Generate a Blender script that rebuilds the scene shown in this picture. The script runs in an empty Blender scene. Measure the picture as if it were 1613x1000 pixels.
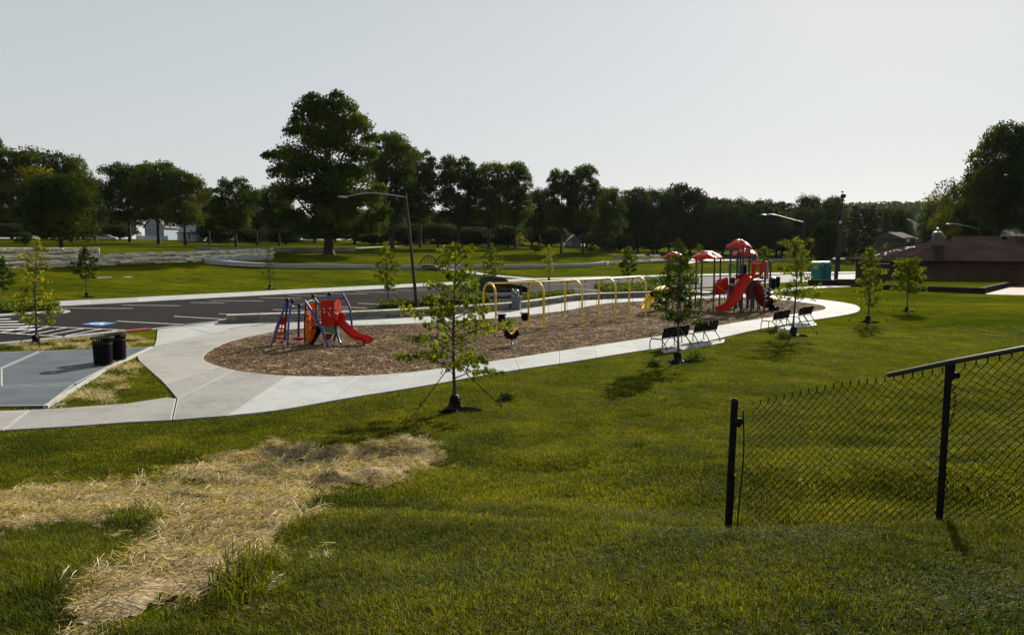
import bpy, math, random
import numpy as np
from mathutils import Vector, Matrix, noise as mnoise

# ------------------------------------------------------------------ camera, sky, sun, exposure
R = math.radians
F, CU, CV, CAM_H, HZ = 1150.0, 806.5, 500.0, 4.3, 386.0
PITCH = math.atan((CV - HZ) / F)
scene = bpy.context.scene
COL = scene.collection
cam_data = bpy.data.cameras.new('camera')
cam_data.sensor_width = 36.0
cam_data.lens = 36.0 * F / 1613.0
cam_data.clip_start, cam_data.clip_end = 0.05, 6000.0
cam = bpy.data.objects.new('camera', cam_data)
COL.objects.link(cam)
cam.location = (0, 0, CAM_H)
cam.rotation_euler = (math.pi / 2 - PITCH, 0, 0)
scene.camera = cam

SUN_EL, SUN_AZ = R(29.0), R(27.0)          # azimuth measured to the right of +Y
world = bpy.data.worlds.new('World')
scene.world = world
world.use_nodes = True
wn = world.node_tree
sky = wn.nodes.new('ShaderNodeTexSky')
sky.sky_type = 'NISHITA'
sky.sun_disc = False
sky.sun_elevation, sky.sun_rotation = SUN_EL, SUN_AZ
sky.air_density, sky.dust_density, sky.ozone_density = 1.0, 0.5, 1.0
sky.altitude = 200
gam = wn.nodes.new('ShaderNodeGamma'); gam.inputs[1].default_value = 0.34
hsv = wn.nodes.new('ShaderNodeHueSaturation'); hsv.inputs['Saturation'].default_value = 0.52; hsv.inputs['Hue'].default_value = 0.475; hsv.inputs['Value'].default_value = 1.3
bg = wn.nodes['Background']
wn.links.new(sky.outputs[0], gam.inputs[0])
wn.links.new(gam.outputs[0], hsv.inputs['Color'])
wn.links.new(hsv.outputs[0], bg.inputs[0])
bg.inputs[1].default_value = 0.15

sun_dir = Vector((math.sin(SUN_AZ) * math.cos(SUN_EL), math.cos(SUN_AZ) * math.cos(SUN_EL), math.sin(SUN_EL)))
sun_data = bpy.data.lights.new('sun', 'SUN')
sun_data.energy = 5.0
sun_data.angle = R(0.6)
sun_data.color = (1.0, 0.93, 0.80)
sun = bpy.data.objects.new('sun', sun_data)
COL.objects.link(sun)
sun.location = (60, 140, 80)
sun.rotation_euler = sun_dir.to_track_quat('Z', 'Y').to_euler()

vs = scene.view_settings
vs.view_transform, vs.look, vs.exposure, vs.gamma = 'Standard', 'None', 0.82, 1.0
vs.use_curve_mapping = False
cy = scene.cycles
cy.use_denoising = True
cy.denoising_prefilter = 'NONE'
cy.denoising_input_passes = 'RGB_ALBEDO_NORMAL'
cy.max_bounces, cy.diffuse_bounces, cy.glossy_bounces = 6, 2, 2
cy.transmission_bounces, cy.volume_bounces, cy.transparent_max_bounces = 4, 0, 4
cy.caustics_reflective = cy.caustics_refractive = False
cy.sample_clamp_indirect = 4.0

rng = np.random.default_rng(7)
rnd = random.Random(11)

# ------------------------------------------------------------------ terrain
NS = lambda a, b, t: (lambda u: u * u * (3 - 2 * u))(np.clip((t - a) / (b - a), 0, 1))
HY = np.array([-60, -10, 0, 3, 5, 5.6, 7, 9, 11, 13, 15, 16.5, 4000.0])
HRY = np.array([-60, -10, 0, 3, 4.4, 5.2, 5.8, 6.4, 7.2, 8, 9.4, 10.8, 12.4, 14.5, 16.5, 4000.0])
HR = np.array([2.9, 2.8, 2.7, 2.57, 2.35, 2.18, 1.90, 1.58, 1.20, .98, .93, .90, .50, .14, 0, 0])
HL = np.array([2.9, 2.8, 2.7, 2.42, 2.08, 1.94, 1.54, .96, .44, .16, .05, 0, 0])
FD = np.array([-500, 6, 14, 20, 29, 41, 55, 86, 120, 170, 240, 5000.0])
FZ = np.array([0, 0, .35, 1.0, 1.9, 2.9, 3.5, 4.1, 4.8, 6.0, 6.6, 6.6])
def zt(x, y):
    x = np.asarray(x, float); y = np.asarray(y, float)
    w = NS(.2, 2.8, x)
    z = np.interp(y, HY, HL) * (1 - w) + np.interp(y, HRY, HR) * w
    nf = NS(16.5, 13, y) * NS(1.5, 4, y) * (1 - .75 * NS(.3, 1.6, x) * NS(8.2, 7.2, y))
    z = z + nf * ((.055 + .035 * NS(0, -2, x)) * np.sin(y * 2.3 + .35 * x + 1.1 * np.sin(.5 * x)) + .03 * np.sin(1.1 * x + 3.1 * y + .7)
                  + .02 * np.sin(2.7 * x - 1.3 * y))
    d = -.73 * (x + 33) + .685 * (y - 47.5)
    k = 1 - .5 * NS(0, 60, x)
    z = z + np.interp(d, FD, FZ) * k
    z = z + NS(20, 40, d) * .12 * np.sin(.11 * x + .07 * y) 
    return z
def z1(x, y): return float(zt(x, y))

def ray(px, py):
    cx, cz = (px - CU) / F, (CV - py) / F
    cp, sp = math.cos(PITCH), math.sin(PITCH)
    return (cx, cp + cz * sp, -sp + cz * cp)
def plane(px, py, z=0.0):
    d = ray(px, py); t = (z - CAM_H) / d[2]
    return (d[0] * t, d[1] * t)
def at(px, py):
    """where the line of sight meets the ground, (x, y, z)"""
    d = ray(px, py)
    ts = np.concatenate([np.arange(1, 60, .1), np.arange(60, 900, .5)])
    h = CAM_H + d[2] * ts - zt(d[0] * ts, d[1] * ts)
    k = np.argmax(h < 0)
    if h[k] >= 0: k = len(ts) - 1
    a, b = ts[max(k - 1, 0)], ts[k]
    for _ in range(25):
        m = (a + b) / 2
        if CAM_H + d[2] * m - z1(d[0] * m, d[1] * m) < 0: b = m
        else: a = m
    return (d[0] * b, d[1] * b, z1(d[0] * b, d[1] * b))
def atY(px, Y, z=None):
    """ground point in the column px at distance Y"""
    x = (px - CU) / F * Y * .995
    return (x, Y, z1(x, Y) if z is None else z)
def xat(px, py, Y):
    d = ray(px, py); return d[0] / d[1] * Y
def zat(py, Y):
    """height seen at row py at distance Y"""
    d = ray(CU, py)
    return CAM_H + d[2] / d[1] * Y

# ------------------------------------------------------------------ materials
MATS = {}
def nd(nt, t, **kw):
    n = nt.nodes.new(t)
    for k, v in kw.items():
        if k.startswith('i_'):
            n.inputs[k[2:].replace('_', ' ')].default_value = v
        elif k.startswith('n_'):
            n.inputs[int(k[2:])].default_value = v
        else: setattr(n, k, v)
    return n
def c4(c): return (c[0], c[1], c[2], 1)
def ramp(nt, src, stops):
    r = nt.nodes.new('ShaderNodeValToRGB')
    e = r.color_ramp.elements
    while len(e) < len(stops): e.new(.5)
    for q, (p, c) in zip(e, stops): q.position = p; q.color = c4(c)
    nt.links.new(src, r.inputs[0]); return r.outputs[0]
def mixc(nt, fac, a, b, mode='MIX'):
    m = nt.nodes.new('ShaderNodeMix'); m.data_type = 'RGBA'; m.blend_type = mode
    L = nt.links
    if hasattr(fac, 'links'): L.new(fac, m.inputs[0])
    else: m.inputs[0].default_value = fac
    for s, i in ((a, 6), (b, 7)):
        if hasattr(s, 'links'): L.new(s, m.inputs[i])
        else: m.inputs[i].default_value = c4(s)
    return m.outputs[2]
def noise_t(nt, scale, detail=4, rough=.55, vec=None, coord='Object', stretch=None):
    n = nt.nodes.new('ShaderNodeTexNoise')
    n.inputs['Scale'].default_value = scale; n.inputs['Detail'].default_value = detail; n.inputs['Roughness'].default_value = rough
    if vec is None:
        tc = nt.nodes.new('ShaderNodeTexCoord'); vec = tc.outputs[coord]
    if stretch:
        m = nt.nodes.new('ShaderNodeMapping'); m.inputs['Scale'].default_value = stretch
        nt.links.new(vec, m.inputs[0]); vec = m.outputs[0]
    nt.links.new(vec, n.inputs['Vector']); return n.outputs['Fac']
def new_mat(name):
    m = bpy.data.materials.new(name); m.use_nodes = True
    return m, m.node_tree, m.node_tree.nodes['Principled BSDF']
def bump(nt, bs, h, strength=.4, dist=.01):
    b = nt.nodes.new('ShaderNodeBump'); b.inputs['Strength'].default_value = strength; b.inputs['Distance'].default_value = dist
    nt.links.new(h, b.inputs['Height']); nt.links.new(b.outputs[0], bs.inputs['Normal'])
def simple(name, col, rough=.6, metal=0.0, var=.25, scale=8.0, bmp=.0, spec=.5, col2=None, world_c=False, bd=.01):
    if name in MATS: return MATS[name]
    m, nt, bs = new_mat(name)
    coord = 'Object'
    nz = noise_t(nt, scale, 5)
    c2 = col2 or tuple(c * (1 - var) for c in col)
    c3 = tuple(min(1, c * (1 + var * .5)) for c in col)
    out = ramp(nt, nz, [(.3, c2), (.55, col), (.75, c3)])
    nt.links.new(out, bs.inputs['Base Color'])
    bs.inputs['Roughness'].default_value = rough; bs.inputs['Metallic'].default_value = metal
    bs.inputs['Specular IOR Level'].default_value = spec
    if bmp: bump(nt, bs, noise_t(nt, scale * 6, 3), bmp, bd)
    MATS[name] = m; return m
def leafy(name, cols, trans=.35, scale=.6, rough=.7, coord='Object', spec=.05):
    """double sided leaf: part of the light passes through"""
    if name in MATS: return MATS[name]
    m, nt, bs = new_mat(name)
    vec = nt.nodes.new('ShaderNodeNewGeometry').outputs['Position'] if coord == 'World' else None
    nz = noise_t(nt, scale, 3, coord='Object', vec=vec)
    nz2 = noise_t(nt, scale * 14, 2, coord='Object', vec=vec)
    c = ramp(nt, nz, [(.36, cols[0]), (.5, cols[1]), (.68, cols[2])])
    c = mixc(nt, nz2, tuple(.22 for _ in range(3)), tuple(1.9 for _ in range(3)))
    c1 = ramp(nt, nz, [(.36, cols[0]), (.5, cols[1]), (.68, cols[2])])
    c = mixc(nt, 1.0, c1, c, 'MULTIPLY')
    nt.links.new(c, bs.inputs['Base Color'])
    bs.inputs['Roughness'].default_value = rough
    bs.inputs['Specular IOR Level'].default_value = spec
    tr = nt.nodes.new('ShaderNodeBsdfTranslucent')
    tc = mixc(nt, 1.0, c, (1.5, 1.45, .45), 'MULTIPLY')
    nt.links.new(tc, tr.inputs[0])
    mx = nt.nodes.new('ShaderNodeMixShader'); mx.inputs[0].default_value = trans
    out = nt.nodes['Material Output']
    nt.links.new(bs.outputs[0], mx.inputs[1]); nt.links.new(tr.outputs[0], mx.inputs[2]); nt.links.new(mx.outputs[0], out.inputs[0])
    MATS[name] = m; return m

# ------------------------------------------------------------------ mesh builder
class MB:
    def __init__(s): s.v = []; s.f = []; s.m = []
    def add(s, vs, fs, mi=0):
        o = len(s.v); s.v += [tuple(p) for p in vs]; s.f += [tuple(i + o for i in f) for f in fs]; s.m += [mi] * len(fs); return s
    def box(s, c, d, rz=0, mi=0, rx=0, ry=0):
        M = Matrix.Translation(c) @ Matrix.Rotation(rz, 4, 'Z') @ Matrix.Rotation(ry, 4, 'Y') @ Matrix.Rotation(rx, 4, 'X')
        hx, hy, hz = d[0] / 2, d[1] / 2, d[2] / 2
        vs = [M @ Vector((i * hx, j * hy, k * hz)) for k in (-1, 1) for j in (-1, 1) for i in (-1, 1)]
        return s.add(vs, [(0, 2, 3, 1), (4, 5, 7, 6), (0, 1, 5, 4), (2, 6, 7, 3), (0, 4, 6, 2), (1, 3, 7, 5)], mi)
    def bbox(s, c, d, b=.02, rz=0, mi=0, ry=0, rx=0):
        """box with chamfered edges"""
        M = Matrix.Translation(c) @ Matrix.Rotation(rz, 4, 'Z') @ Matrix.Rotation(ry, 4, 'Y') @ Matrix.Rotation(rx, 4, 'X')
        h = [d[0] / 2, d[1] / 2, d[2] / 2]
        b = min(b, min(h) * .6)
        vs = []; idx = {}
        for sx in (-1, 1):
            for sy in (-1, 1):
                for sz in (-1, 1):
                    for ax in range(3):
                        p = [sx * (h[0] - b), sy * (h[1] - b), sz * (h[2] - b)]
                        p[ax] = (sx, sy, sz)[ax] * h[ax]
                        idx[(sx, sy, sz, ax)] = len(vs); vs.append(M @ Vector(p))
        fs = []
        for ax in range(3):
            o = [a for a in range(3) if a != ax]
            for sg in (-1, 1):
                q = []
                for a, c_ in ((-1, -1), (1, -1), (1, 1), (-1, 1)):
                    k = [0, 0, 0]; k[ax] = sg; k[o[0]] = a; k[o[1]] = c_
                    q.append(idx[(*k, ax)])
                flip = (sg > 0) != (ax != 1)
                fs.append(tuple(q[::-1]) if flip else tuple(q))
        for ax in range(3):           # edges along ax
            o = [a for a in range(3) if a != ax]
            for a in (-1, 1):
                for c_ in (-1, 1):
                    k0 = [0, 0, 0]; k0[ax] = -1; k0[o[0]] = a; k0[o[1]] = c_
                    k1 = list(k0); k1[ax] = 1
                    fs.append((idx[(*k0, o[0])], idx[(*k1, o[0])], idx[(*k1, o[1])], idx[(*k0, o[1])]))
        for sx in (-1, 1):
            for sy in (-1, 1):
                for sz in (-1, 1):
                    fs.append(tuple(idx[(sx, sy, sz, a)] for a in range(3)))
        return s.add(vs, fs, mi)
    def tube(s, pts, r, n=8, mi=0, caps=True, flat=1.0):
        pts = [Vector(p) for p in pts]
        rs = r if isinstance(r, (list, tuple)) else [r] * len(pts)
        base = len(s.v); prev = None; V = []
        for i, p in enumerate(pts):
            t = (pts[min(i + 1, len(pts) - 1)] - pts[max(i - 1, 0)])
            if t.length < 1e-9: t = Vector((0, 0, 1))
            t.normalize()
            if prev is None:
                a = Vector((0, 0, 1)) if abs(t.z) < .9 else Vector((1, 0, 0))
                u = t.cross(a).normalized()
            else:
                u = (prev - t * prev.dot(t))
                u = u.normalized() if u.length > 1e-6 else t.orthogonal().normalized()
            prev = u; w = t.cross(u)
            for k in range(n):
                a = 2 * math.pi * k / n
                V.append(p + u * (math.cos(a) * rs[i]) + w * (math.sin(a) * rs[i] * flat))
        fs = [(i * n + k, i * n + (k + 1) % n, (i + 1) * n + (k + 1) % n, (i + 1) * n + k) for i in range(len(pts) - 1) for k in range(n)]
        if caps: fs += [tuple(range(n))[::-1], tuple((len(pts) - 1) * n + k for k in range(n))]
        return s.add(V, fs, mi)
    def lathe(s, prof, n=16, c=(0, 0, 0), mi=0, caps=True):
        V = [(c[0] + r * math.cos(2 * math.pi * k / n), c[1] + r * math.sin(2 * math.pi * k / n), c[2] + z) for r, z in prof for k in range(n)]
        fs = [(i * n + k, i * n + (k + 1) % n, (i + 1) * n + (k + 1) % n, (i + 1) * n + k) for i in range(len(prof) - 1) for k in range(n)]
        if caps: fs += [tuple(range(n))[::-1], tuple((len(prof) - 1) * n + k for k in range(n))]
        return s.add(V, fs, mi)
    def prism(s, poly, z0, z1_, mi=0, axis='z', M=None):
        """poly 2d ccw; axis z: (x,y) extruded in z; axis y: (x,z) extruded in y"""
        n = len(poly)
        if axis == 'z': V = [(x, y, z0) for x, y in poly] + [(x, y, z1_) for x, y in poly]
        else: V = [(x, z0, y) for x, y in poly] + [(x, z1_, y) for x, y in poly]
        fs = [tuple(range(n))[::-1], tuple(range(n, 2 * n))] + [(k, (k + 1) % n, n + (k + 1) % n, n + k) for k in range(n)]
        if axis != 'z': fs = [f[::-1] for f in fs]
        if M: V = [M @ Vector(p) for p in V]
        return s.add(V, fs, mi)
    def build(s, name, mats, parent=None, smooth=False, loc=None):
        me = bpy.data.meshes.new(name)
        me.from_pydata([tuple(p) for p in s.v], [], s.f)
        for m in (mats if isinstance(mats, (list, tuple)) else [mats]): me.materials.append(m)
        if any(s.m): me.polygons.foreach_set('material_index', s.m)
        if smooth:
            me.polygons.foreach_set('use_smooth', [True] * len(s.f))
            me.set_sharp_from_angle(angle=R(40))
        me.update()
        o = bpy.data.objects.new(name, me); COL.objects.link(o)
        if parent: o.parent = parent
        if loc: o.location = loc
        return o
def np_mesh(name, V, Q, mats, smooth=False):
    me = bpy.data.meshes.new(name)
    k = Q.shape[1]
    me.vertices.add(len(V)); me.vertices.foreach_set('co', np.ascontiguousarray(V, dtype=np.float32).ravel())
    me.loops.add(Q.size); me.loops.foreach_set('vertex_index', np.ascontiguousarray(Q, dtype=np.int32).ravel())
    me.polygons.add(len(Q)); me.polygons.foreach_set('loop_start', np.arange(0, Q.size, k, dtype=np.int32))
    for m in (mats if isinstance(mats, (list, tuple)) else [mats]): me.materials.append(m)
    me.update(calc_edges=True); me.validate()
    if smooth: me.polygons.foreach_set('use_smooth', [True] * len(Q))
    return me
def link(name, me, parent=None, loc=None):
    o = bpy.data.objects.new(name, me); COL.objects.link(o)
    if parent: o.parent = parent
    if loc: o.location = loc
    return o
def thing(name, label, cat, loc=(0, 0, 0), rz=0, group=None):
    o = bpy.data.objects.new(name, None); COL.objects.link(o)
    o.location = loc; o.rotation_euler = (0, 0, rz); o.empty_display_size = .2
    return tag(o, label, cat, group)
def tag(o, label=None, cat=None, group=None, kind=None):
    if label: o['label'] = label
    if cat: o['category'] = cat
    if group: o['group'] = group
    if kind: o['kind'] = kind
    return o
KIDS = {}
def dup(root, loc, rz=0, label=None, group=None, sc=None):
    r = root.copy(); COL.objects.link(r); r.location = loc; r.rotation_euler = (0, 0, rz)
    if label: r['label'] = label
    if group: r['group'] = group
    if sc: r.scale = sc
    for ch in list(root.children):
        c = ch.copy(); COL.objects.link(c); c.parent = r
        for g in list(ch.children):
            d = g.copy(); COL.objects.link(d); d.parent = c
    return r
def bez(a, b, c, d, n=10):
    a, b, c, d = map(Vector, (a, b, c, d)); out = []
    for i in range(n + 1):
        t = i / n; out.append(a * (1 - t) ** 3 + b * 3 * t * (1 - t) ** 2 + c * 3 * t * t * (1 - t) + d * t ** 3)
    return out
def smooth_pts(pts, n=6, closed=False):
    """Catmull-Rom through the points"""
    P = [Vector(p) for p in pts]; N = len(P); out = []
    for i in range(N if closed else N - 1):
        if closed: p0, p1, p2, p3 = P[i - 1], P[i], P[(i + 1) % N], P[(i + 2) % N]
        else: p0, p1, p2, p3 = P[max(i - 1, 0)], P[i], P[i + 1], P[min(i + 2, N - 1)]
        for k in range(n):
            t = k / n
            out.append(.5 * ((2 * p1) + (p2 - p0) * t + (2 * p0 - 5 * p1 + 4 * p2 - p3) * t * t + (3 * p1 - p0 - 3 * p2 + p3) * t ** 3))
    if not closed: out.append(P[-1])
    return out
def in_poly(x, y, poly):
    x = np.asarray(x, float); y = np.asarray(y, float); ins = np.zeros(x.shape, bool)
    n = len(poly)
    for i in range(n):
        x0, y0 = poly[i][0], poly[i][1]; x1, y1_ = poly[i - 1][0], poly[i - 1][1]
        c = ((y0 > y) != (y1_ > y))
        with np.errstate(divide='ignore', invalid='ignore'):
            xi = (x1 - x0) * (y - y0) / (y1_ - y0 + 1e-12) + x0
        ins ^= c & (x < xi)
    return ins
def seg_dist(x, y, poly, closed=True):
    x = np.asarray(x, float); y = np.asarray(y, float); best = np.full(x.shape, 1e9)
    n = len(poly)
    for i in range(n if closed else n - 1):
        a = poly[i]; b = poly[(i + 1) % n]
        dx, dy = b[0] - a[0], b[1] - a[1]; L = dx * dx + dy * dy + 1e-12
        t = np.clip(((x - a[0]) * dx + (y - a[1]) * dy) / L, 0, 1)
        best = np.minimum(best, np.hypot(x - a[0] - t * dx, y - a[1] - t * dy))
    return best
def scatter(name, pts, rots, scls, protos, weights=None):
    """instances of the small clumps in protos at pts, one object"""
    pts = np.asarray(pts, np.float32); n = len(pts)
    me = bpy.data.meshes.new(name)
    me.vertices.add(n); me.vertices.foreach_set('co', pts.ravel())
    a = me.attributes.new('rot', 'FLOAT_VECTOR', 'POINT'); a.data.foreach_set('vector', np.asarray(rots, np.float32).ravel())
    a = me.attributes.new('scl', 'FLOAT_VECTOR', 'POINT'); a.data.foreach_set('vector', np.asarray(scls, np.float32).ravel())
    a = me.attributes.new('idx', 'INT', 'POINT')
    a.data.foreach_set('value', rng.choice(len(protos), n, p=weights).astype(np.int32))
    o = bpy.data.objects.new(name, me); COL.objects.link(o)
    ng = bpy.data.node_groups.new(name + '_nodes', 'GeometryNodeTree')
    ng.interface.new_socket('Geometry', in_out='INPUT', socket_type='NodeSocketGeometry')
    ng.interface.new_socket('Geometry', in_out='OUTPUT', socket_type='NodeSocketGeometry')
    gi, go = ng.nodes.new('NodeGroupInput'), ng.nodes.new('NodeGroupOutput')
    jn = ng.nodes.new('GeometryNodeJoinGeometry')
    for p in reversed(protos):
        oi = ng.nodes.new('GeometryNodeObjectInfo'); oi.inputs['Object'].default_value = p; oi.inputs['As Instance'].default_value = True
        ng.links.new(oi.outputs['Geometry'], jn.inputs[0])
    ip = ng.nodes.new('GeometryNodeInstanceOnPoints'); ip.inputs['Pick Instance'].default_value = True
    def attr(nm, ty):
        q = ng.nodes.new('GeometryNodeInputNamedAttribute'); q.data_type = ty; q.inputs['Name'].default_value = nm
        return q.outputs['Attribute']
    ng.links.new(gi.outputs[0], ip.inputs['Points']); ng.links.new(jn.outputs[0], ip.inputs['Instance'])
    ng.links.new(attr('idx', 'INT'), ip.inputs['Instance Index'])
    ng.links.new(attr('rot', 'FLOAT_VECTOR'), ip.inputs['Rotation'])
    ng.links.new(attr('scl', 'FLOAT_VECTOR'), ip.inputs['Scale'])
    ng.links.new(ip.outputs[0], go.inputs[0])
    md = o.modifiers.new('scatter', 'NODES'); md.node_group = ng
    return o
def loose(name, me):
    return bpy.data.objects.new(name, me)      # a clump used only as an instance source
# ------------------------------------------------------------------ ground sheet
def grass_ground_mat():
    m, nt, bs = new_mat('lawn')
    tc = nt.nodes.new('ShaderNodeTexCoord'); v = tc.outputs['Object']
    big = noise_t(nt, .09, 4, .6, v); mid = noise_t(nt, .9, 4, .65, v); fine = noise_t(nt, 14, 3, .7, v)
    strip = noise_t(nt, .35, 3, .6, v, stretch=(.35, 1.6, 1))
    c = ramp(nt, big, [(.35, (.036, .048, .003)), (.52, (.062, .068, .004)), (.68, (.096, .092, .005))])
    c = mixc(nt, 1.0, c, ramp(nt, mid, [(.3, (.55, .62, .6)), (.55, (1, 1, 1)), (.75, (1.35, 1.25, 1.1))]), 'MULTIPLY')
    c = mixc(nt, 1.0, c, ramp(nt, strip, [(.35, (.72, .78, .8)), (.6, (1.12, 1.08, 1))]), 'MULTIPLY')
    c = mixc(nt, 1.0, c, ramp(nt, fine, [(.3, (.35, .4, .3)), (.5, (.95, 1, .9)), (.75, (1.9, 1.8, 1.5))]), 'MULTIPLY')
    nt.links.new(c, bs.inputs['Base Color'])
    bs.inputs['Roughness'].default_value = 1; bs.inputs['Specular IOR Level'].default_value = .0
    bs.inputs['Sheen Weight'].default_value = .0
    bump(nt, bs, fine, .7, .04)
    MATS['lawn'] = m; return m
LAWN = grass_ground_mat()

def grid_axis(parts):
    out = []
    for a, b, st in parts: out += list(np.arange(a, b, st))
    return np.array(out + [parts[-1][1]])
xs = grid_axis([(-1500, -300, 100), (-300, -100, 10), (-100, -20, 2.5), (-20, -12, 1), (-12, 12, .3), (12, 20, 1), (20, 100, 2.5), (100, 300, 10), (300, 1500, 100)])
ys = grid_axis([(-60, -5, 5), (-5, 1, 1), (1, 18, .2), (18, 40, 2), (40, 160, 2), (160, 300, 5), (300, 1000, 50)])
X, Y = np.meshgrid(xs, ys)
Z = zt(X, Y)
V = np.stack([X, Y, Z], -1).reshape(-1, 3)
nx, ny = len(xs), len(ys)
i, j = np.meshgrid(np.arange(nx - 1), np.arange(ny - 1))
a = (j * nx + i).ravel()
Q = np.stack([a, a + 1, a + nx + 1, a + nx], -1)
ground = link('ground', np_mesh('ground', V, Q, LAWN, True)); tag(ground, kind='structure')

# ------------------------------------------------------------------ hard surfaces
def conc_mat(name, col, tint):
    m, nt, bs = new_mat(name)
    oi = nt.nodes.new('ShaderNodeObjectInfo'); pos = nt.nodes.new('ShaderNodeNewGeometry').outputs['Position']
    c = ramp(nt, oi.outputs['Random'], [(0, tuple(k * .86 for k in col)), (.5, col), (1, tuple(k * q for k, q in zip(col, tint)))])
    c = mixc(nt, 1.0, c, ramp(nt, noise_t(nt, .55, 5, .65, pos), [(.32, (.80, .78, .74)), (.5, (1, 1, 1)), (.7, (1.06, 1.06, 1.05))]), 'MULTIPLY')
    c = mixc(nt, 1.0, c, ramp(nt, noise_t(nt, 5, 5, .7, pos), [(.3, (.84, .83, .82)), (.55, (1.02, 1.02, 1.02))]), 'MULTIPLY')
    c = mixc(nt, 1.0, c, ramp(nt, noise_t(nt, 1.4, 3, .6, pos, stretch=(.5, 7, 1)), [(.3, (.9, .9, .89)), (.6, (1.03, 1.03, 1.03))]), 'MULTIPLY')
    nt.links.new(c, bs.inputs['Base Color']); bs.inputs['Roughness'].default_value = .85; bs.inputs['Specular IOR Level'].default_value = .2
    bump(nt, bs, noise_t(nt, 60, 3, .6, pos, stretch=(.2, 1, 1)), .3, .003); MATS[name] = m; return m
CONC = conc_mat('concrete_tan', (.265, .262, .25), (1.04, 1.02, .98))
CONC_W = conc_mat('concrete_pale', (.315, .325, .325), (1.05, 1.05, 1.04))
CONC_B = simple('concrete_bluish', (.082, .098, .112), .75, var=.3, scale=.9, spec=.2, bmp=.2, bd=.004)
EDGE = simple('concrete_trowelled', (.34, .34, .33), .7, var=.08, scale=5)
JOINT = simple('joint_filler', (.20, .185, .16), .95)

def inset(poly, g):
    n = len(poly); out = []
    ar = sum(poly[i - 1][0] * poly[i][1] - poly[i][0] * poly[i - 1][1] for i in range(n))
    sg = 1 if ar > 0 else -1
    for i in range(n):
        p, q, r_ = Vector(poly[i - 1][:2]), Vector(poly[i][:2]), Vector(poly[(i + 1) % n][:2])
        a = (q - p); b = (r_ - q)
        if a.length < 1e-6 or b.length < 1e-6: out.append((q.x, q.y)); continue
        a.normalize(); b.normalize()
        na, nb = Vector((-a.y, a.x)) * sg, Vector((-b.y, b.x)) * sg
        k = na + nb
        den = max(.35, 1 + na.dot(nb))
        o = q + k * (g / den)
        out.append((o.x, o.y))
    return out, sg
def slab(name, poly, ztop, th, mats, parent, gap=.008, edge=.03, chamfer=.008):
    o_, sg = inset(poly, gap); i1, _ = inset(poly, gap + chamfer); i2, _ = inset(poly, gap + edge)
    n = len(poly)
    if sg < 0: o_, i1, i2 = o_[::-1], i1[::-1], i2[::-1]
    mb = MB()
    V = [(x, y, ztop - th) for x, y in o_] + [(x, y, ztop - chamfer) for x, y in o_] + [(x, y, ztop) for x, y in i1] + [(x, y, ztop) for x, y in i2]
    mb.add(V, [(r * n + k, r * n + (k + 1) % n, (r + 1) * n + (k + 1) % n, (r + 1) * n + k) for r in (0, 1) for k in range(n)], 0)
    mb.f += [(2 * n + k, 2 * n + (k + 1) % n, 3 * n + (k + 1) % n, 3 * n + k) for k in range(n)]; mb.m += [1] * n
    mb.f.append(tuple(3 * n + k for k in range(n))); mb.m.append(0)
    return mb.build(name, mats, parent)
def W(lst, z=0.0): return [plane(px, py, z) for px, py in lst]
def sheet(name, poly, z, m, parent=None, kind=None):
    mb = MB(); mb.add([(x, y, z) for x, y in poly], [tuple(range(len(poly)))])
    o = mb.build(name, m, parent)
    if sum(poly[i - 1][0] * poly[i][1] - poly[i][0] * poly[i - 1][1] for i in range(len(poly))) < 0: o.data.flip_normals()
    if kind: tag(o, kind=kind)
    return o

# playground path: cross-sections (bed side, lawn side)
SEC = [((1301, 486), (1355, 487)), ((1298.5, 488.4), (1352, 491.6)), ((1290, 490.5), (1334, 496.4)), ((1260, 495), (1300, 502)), ((1218, 500.5), (1255, 509)),
       ((1149, 511), (1175, 524)), ((1074, 525), (1095, 543)), ((1000, 536.5), (1015, 553)), ((900, 551.5), (900, 571.5)),
       ((780, 570), (790, 588)), ((670, 585.5), (660, 611)), ((600, 592), (560, 627)), ((520, 595), (440, 648)), ((454, 594), (360, 657))]
SEC2 = [((370, 585), (279, 629.6)), ((345, 578.5), (257, 604)), ((325, 571), (236, 585)), ((321, 564), (216, 563)), ((330, 554), (240, 549)),
        ((366, 538), (300, 534)), ((436, 523), (362, 520)), ((500, 517), (430, 509.5)), ((555, 514), (500, 506.5)), ((620, 512), (600, 503)),
        ((680, 509), (680, 498.3)), ((800, 501), (800, 490)), ((832, 497.3), (850, 484)), ((892, 490), (905, 475.3)), ((936, 481.5), (945, 472.5)),
        ((978, 477), (985, 471)), ((1044, 474), (1045, 469)), ((1130, 469.5), (1130, 465)), ((1200, 469.5), (1190, 463.5)),
        ((1224, 472.7), (1225, 466.5)), ((1263, 477), (1290, 472.5)), ((1290, 481), (1326, 477)), ((1298.5, 483.4), (1348, 481.6)), ((1301, 486), (1355, 487))]
PZ = .05
path = tag(thing('path', None, None), kind='structure')
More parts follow.
